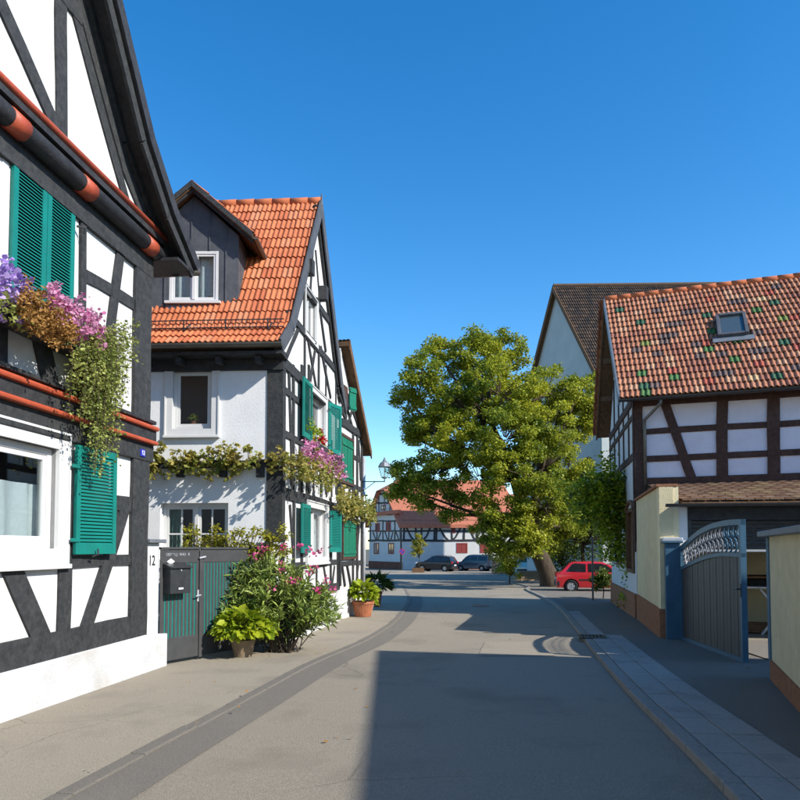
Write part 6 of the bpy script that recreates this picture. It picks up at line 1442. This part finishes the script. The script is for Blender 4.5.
car('blue-grey high-roofed van parked beside the off-roader', (at(475, 560, 77).x, 78, gz(78)), math.radians(150), van, 1.10, 1.82, 1.68, (-1.25, 1.28), .31, paint('blue grey paint', (.07,.12,.16)),
    [[(-1.88,1.14),(-.85,1.14),(-.85,1.62),(-1.84,1.62)], [(-.75,1.14),(.12,1.14),(.12,1.64),(-.75,1.64)], [(.2,1.14),(.98,1.14),(.58,1.58),(.2,1.64)]], front=((1.10,1.14),(.62,1.60)), rear=((-1.97,1.16),(-1.93,1.62)))
car('pale green van half hidden behind the tree trunk', (at(533, 560, 58).x, 60, gz(60)), math.radians(250), van, 1.10, 1.82, 1.68, (-1.25, 1.28), .31, paint('pale green paint', (.35,.50,.42)),
    [[(-1.88,1.14),(-.85,1.14),(-.85,1.62),(-1.84,1.62)], [(-.75,1.14),(.12,1.14),(.12,1.64),(-.75,1.64)], [(.2,1.14),(.98,1.14),(.58,1.58),(.2,1.64)]], front=((1.10,1.14),(.62,1.60)), rear=((-1.97,1.16),(-1.93,1.62)))
# ================================================================== signs, post, bollards, steps
M['signred'] = mat('sign red', (.45,.02,.03), rough=.4); M['signblue'] = mat('sign blue', (.02,.06,.35), rough=.4)
def round_sign(label, px, y, h, r, ang=0):
    b = Vector((at(px, 548, y).x, y, gz(y))); t = thing('traffic_sign', label, 'sign', b, ang); mb = MB(); mb.tube([(0,0,-.2),(0,0,h+r)], .035, 8); mb.build('pole', M['zinc'], t, local=True)
    mb = MB(); mb.lathe([(0,-.045),(r,-.045),(r,-.06),(0,-.06)], (0,0,h), 20, 'y'); f = mb.build('disc', M['signred'], t, local=True); mb = MB(); mb.lathe([(0,-.061),(r*.78,-.061),(r*.78,-.064),(0,-.064)], (0,0,h), 20, 'y'); mb.build('centre', M['signblue'], f, local=True)
    for a in (45, 135)[:1]:
        w = math.radians(a); c, s = math.cos(w), math.sin(w); mb = MB(); q = [(-r*.8,-.04),(r*.8,-.04),(r*.8,.04),(-r*.8,.04)]; mb.add([(c*u-s*v, -.068, h+s*u+c*v) for u, v in q]+[(c*u-s*v, -.0645, h+s*u+c*v) for u, v in q], [(0,1,2,3),(7,6,5,4),(0,4,5,1),(1,5,6,2),(2,6,7,3),(3,7,4,0)]); mb.build('bar', M['signred'], f, local=True)
round_sign('round red and blue no-parking sign near the inn corner', 402, 79, 2.15, .32)
round_sign('round red and blue no-parking sign in the shade of the big tree', 509.5, 43, 2.1, .30)
b = gp(593, 602); t = thing('sign_post', 'thin dark post standing beside the shrub at the right pavement', 'post', (b.x, b.y, gz(b.y))); mb = MB(); mb.tube([(0,0,-.2),(0,0,2.25)], .035, 8); mb.build('pole', M['metal'], t, local=True)
mb = MB(); mb.tube([(0,0,2.24),(0,0,2.30)], [.05,.02], 8); mb.build('cap', M['metal'], t, local=True)
b = Vector((at(537, 560, 44).x, 44, gz(44))); t = thing('stone_steps', 'low weathered stone steps beside the big tree trunk', 'steps', b)
for k in range(4):
    mb = MB(); mb.box((-1.3+.12*k, .35*k, -.2), (1.5-.05*k, 2.2, .16*(k+1))); mb.build('step', M['stonepot'], t, local=True, bevel=.02)
b = Vector((at(505, 560, 62).x, 64, gz(64))); t = thing('stone_wall', 'low brown garden wall right of the parked van', 'wall', b); mb = MB(); mb.box((-.9,-.2,-.3),(7,.2,1.3)); mb.build('wall_body', M['stonepot'], t, local=True)
mb = MB(); mb.box((-.95,-.26,1.301),(7.05,.26,1.40)); mb.build('coping', M['kerb'], t, local=True)
b = Vector((at(418, 560, 71).x, 70.5, gz(70.5))); t = thing('tree_planter', 'low square wooden planter around the young tree', 'planter', b)
for k, (a, c) in enumerate((((-.6,-.6,0),(.6,-.54,.45)), ((-.6,.54,0),(.6,.6,.45)), ((-.6,-.54,0),(-.54,.54,.45)), ((.54,-.54,0),(.6,.54,.45)))): mb = MB(); mb.box(a, c); mb.build('board', M['wood'], t, local=True)
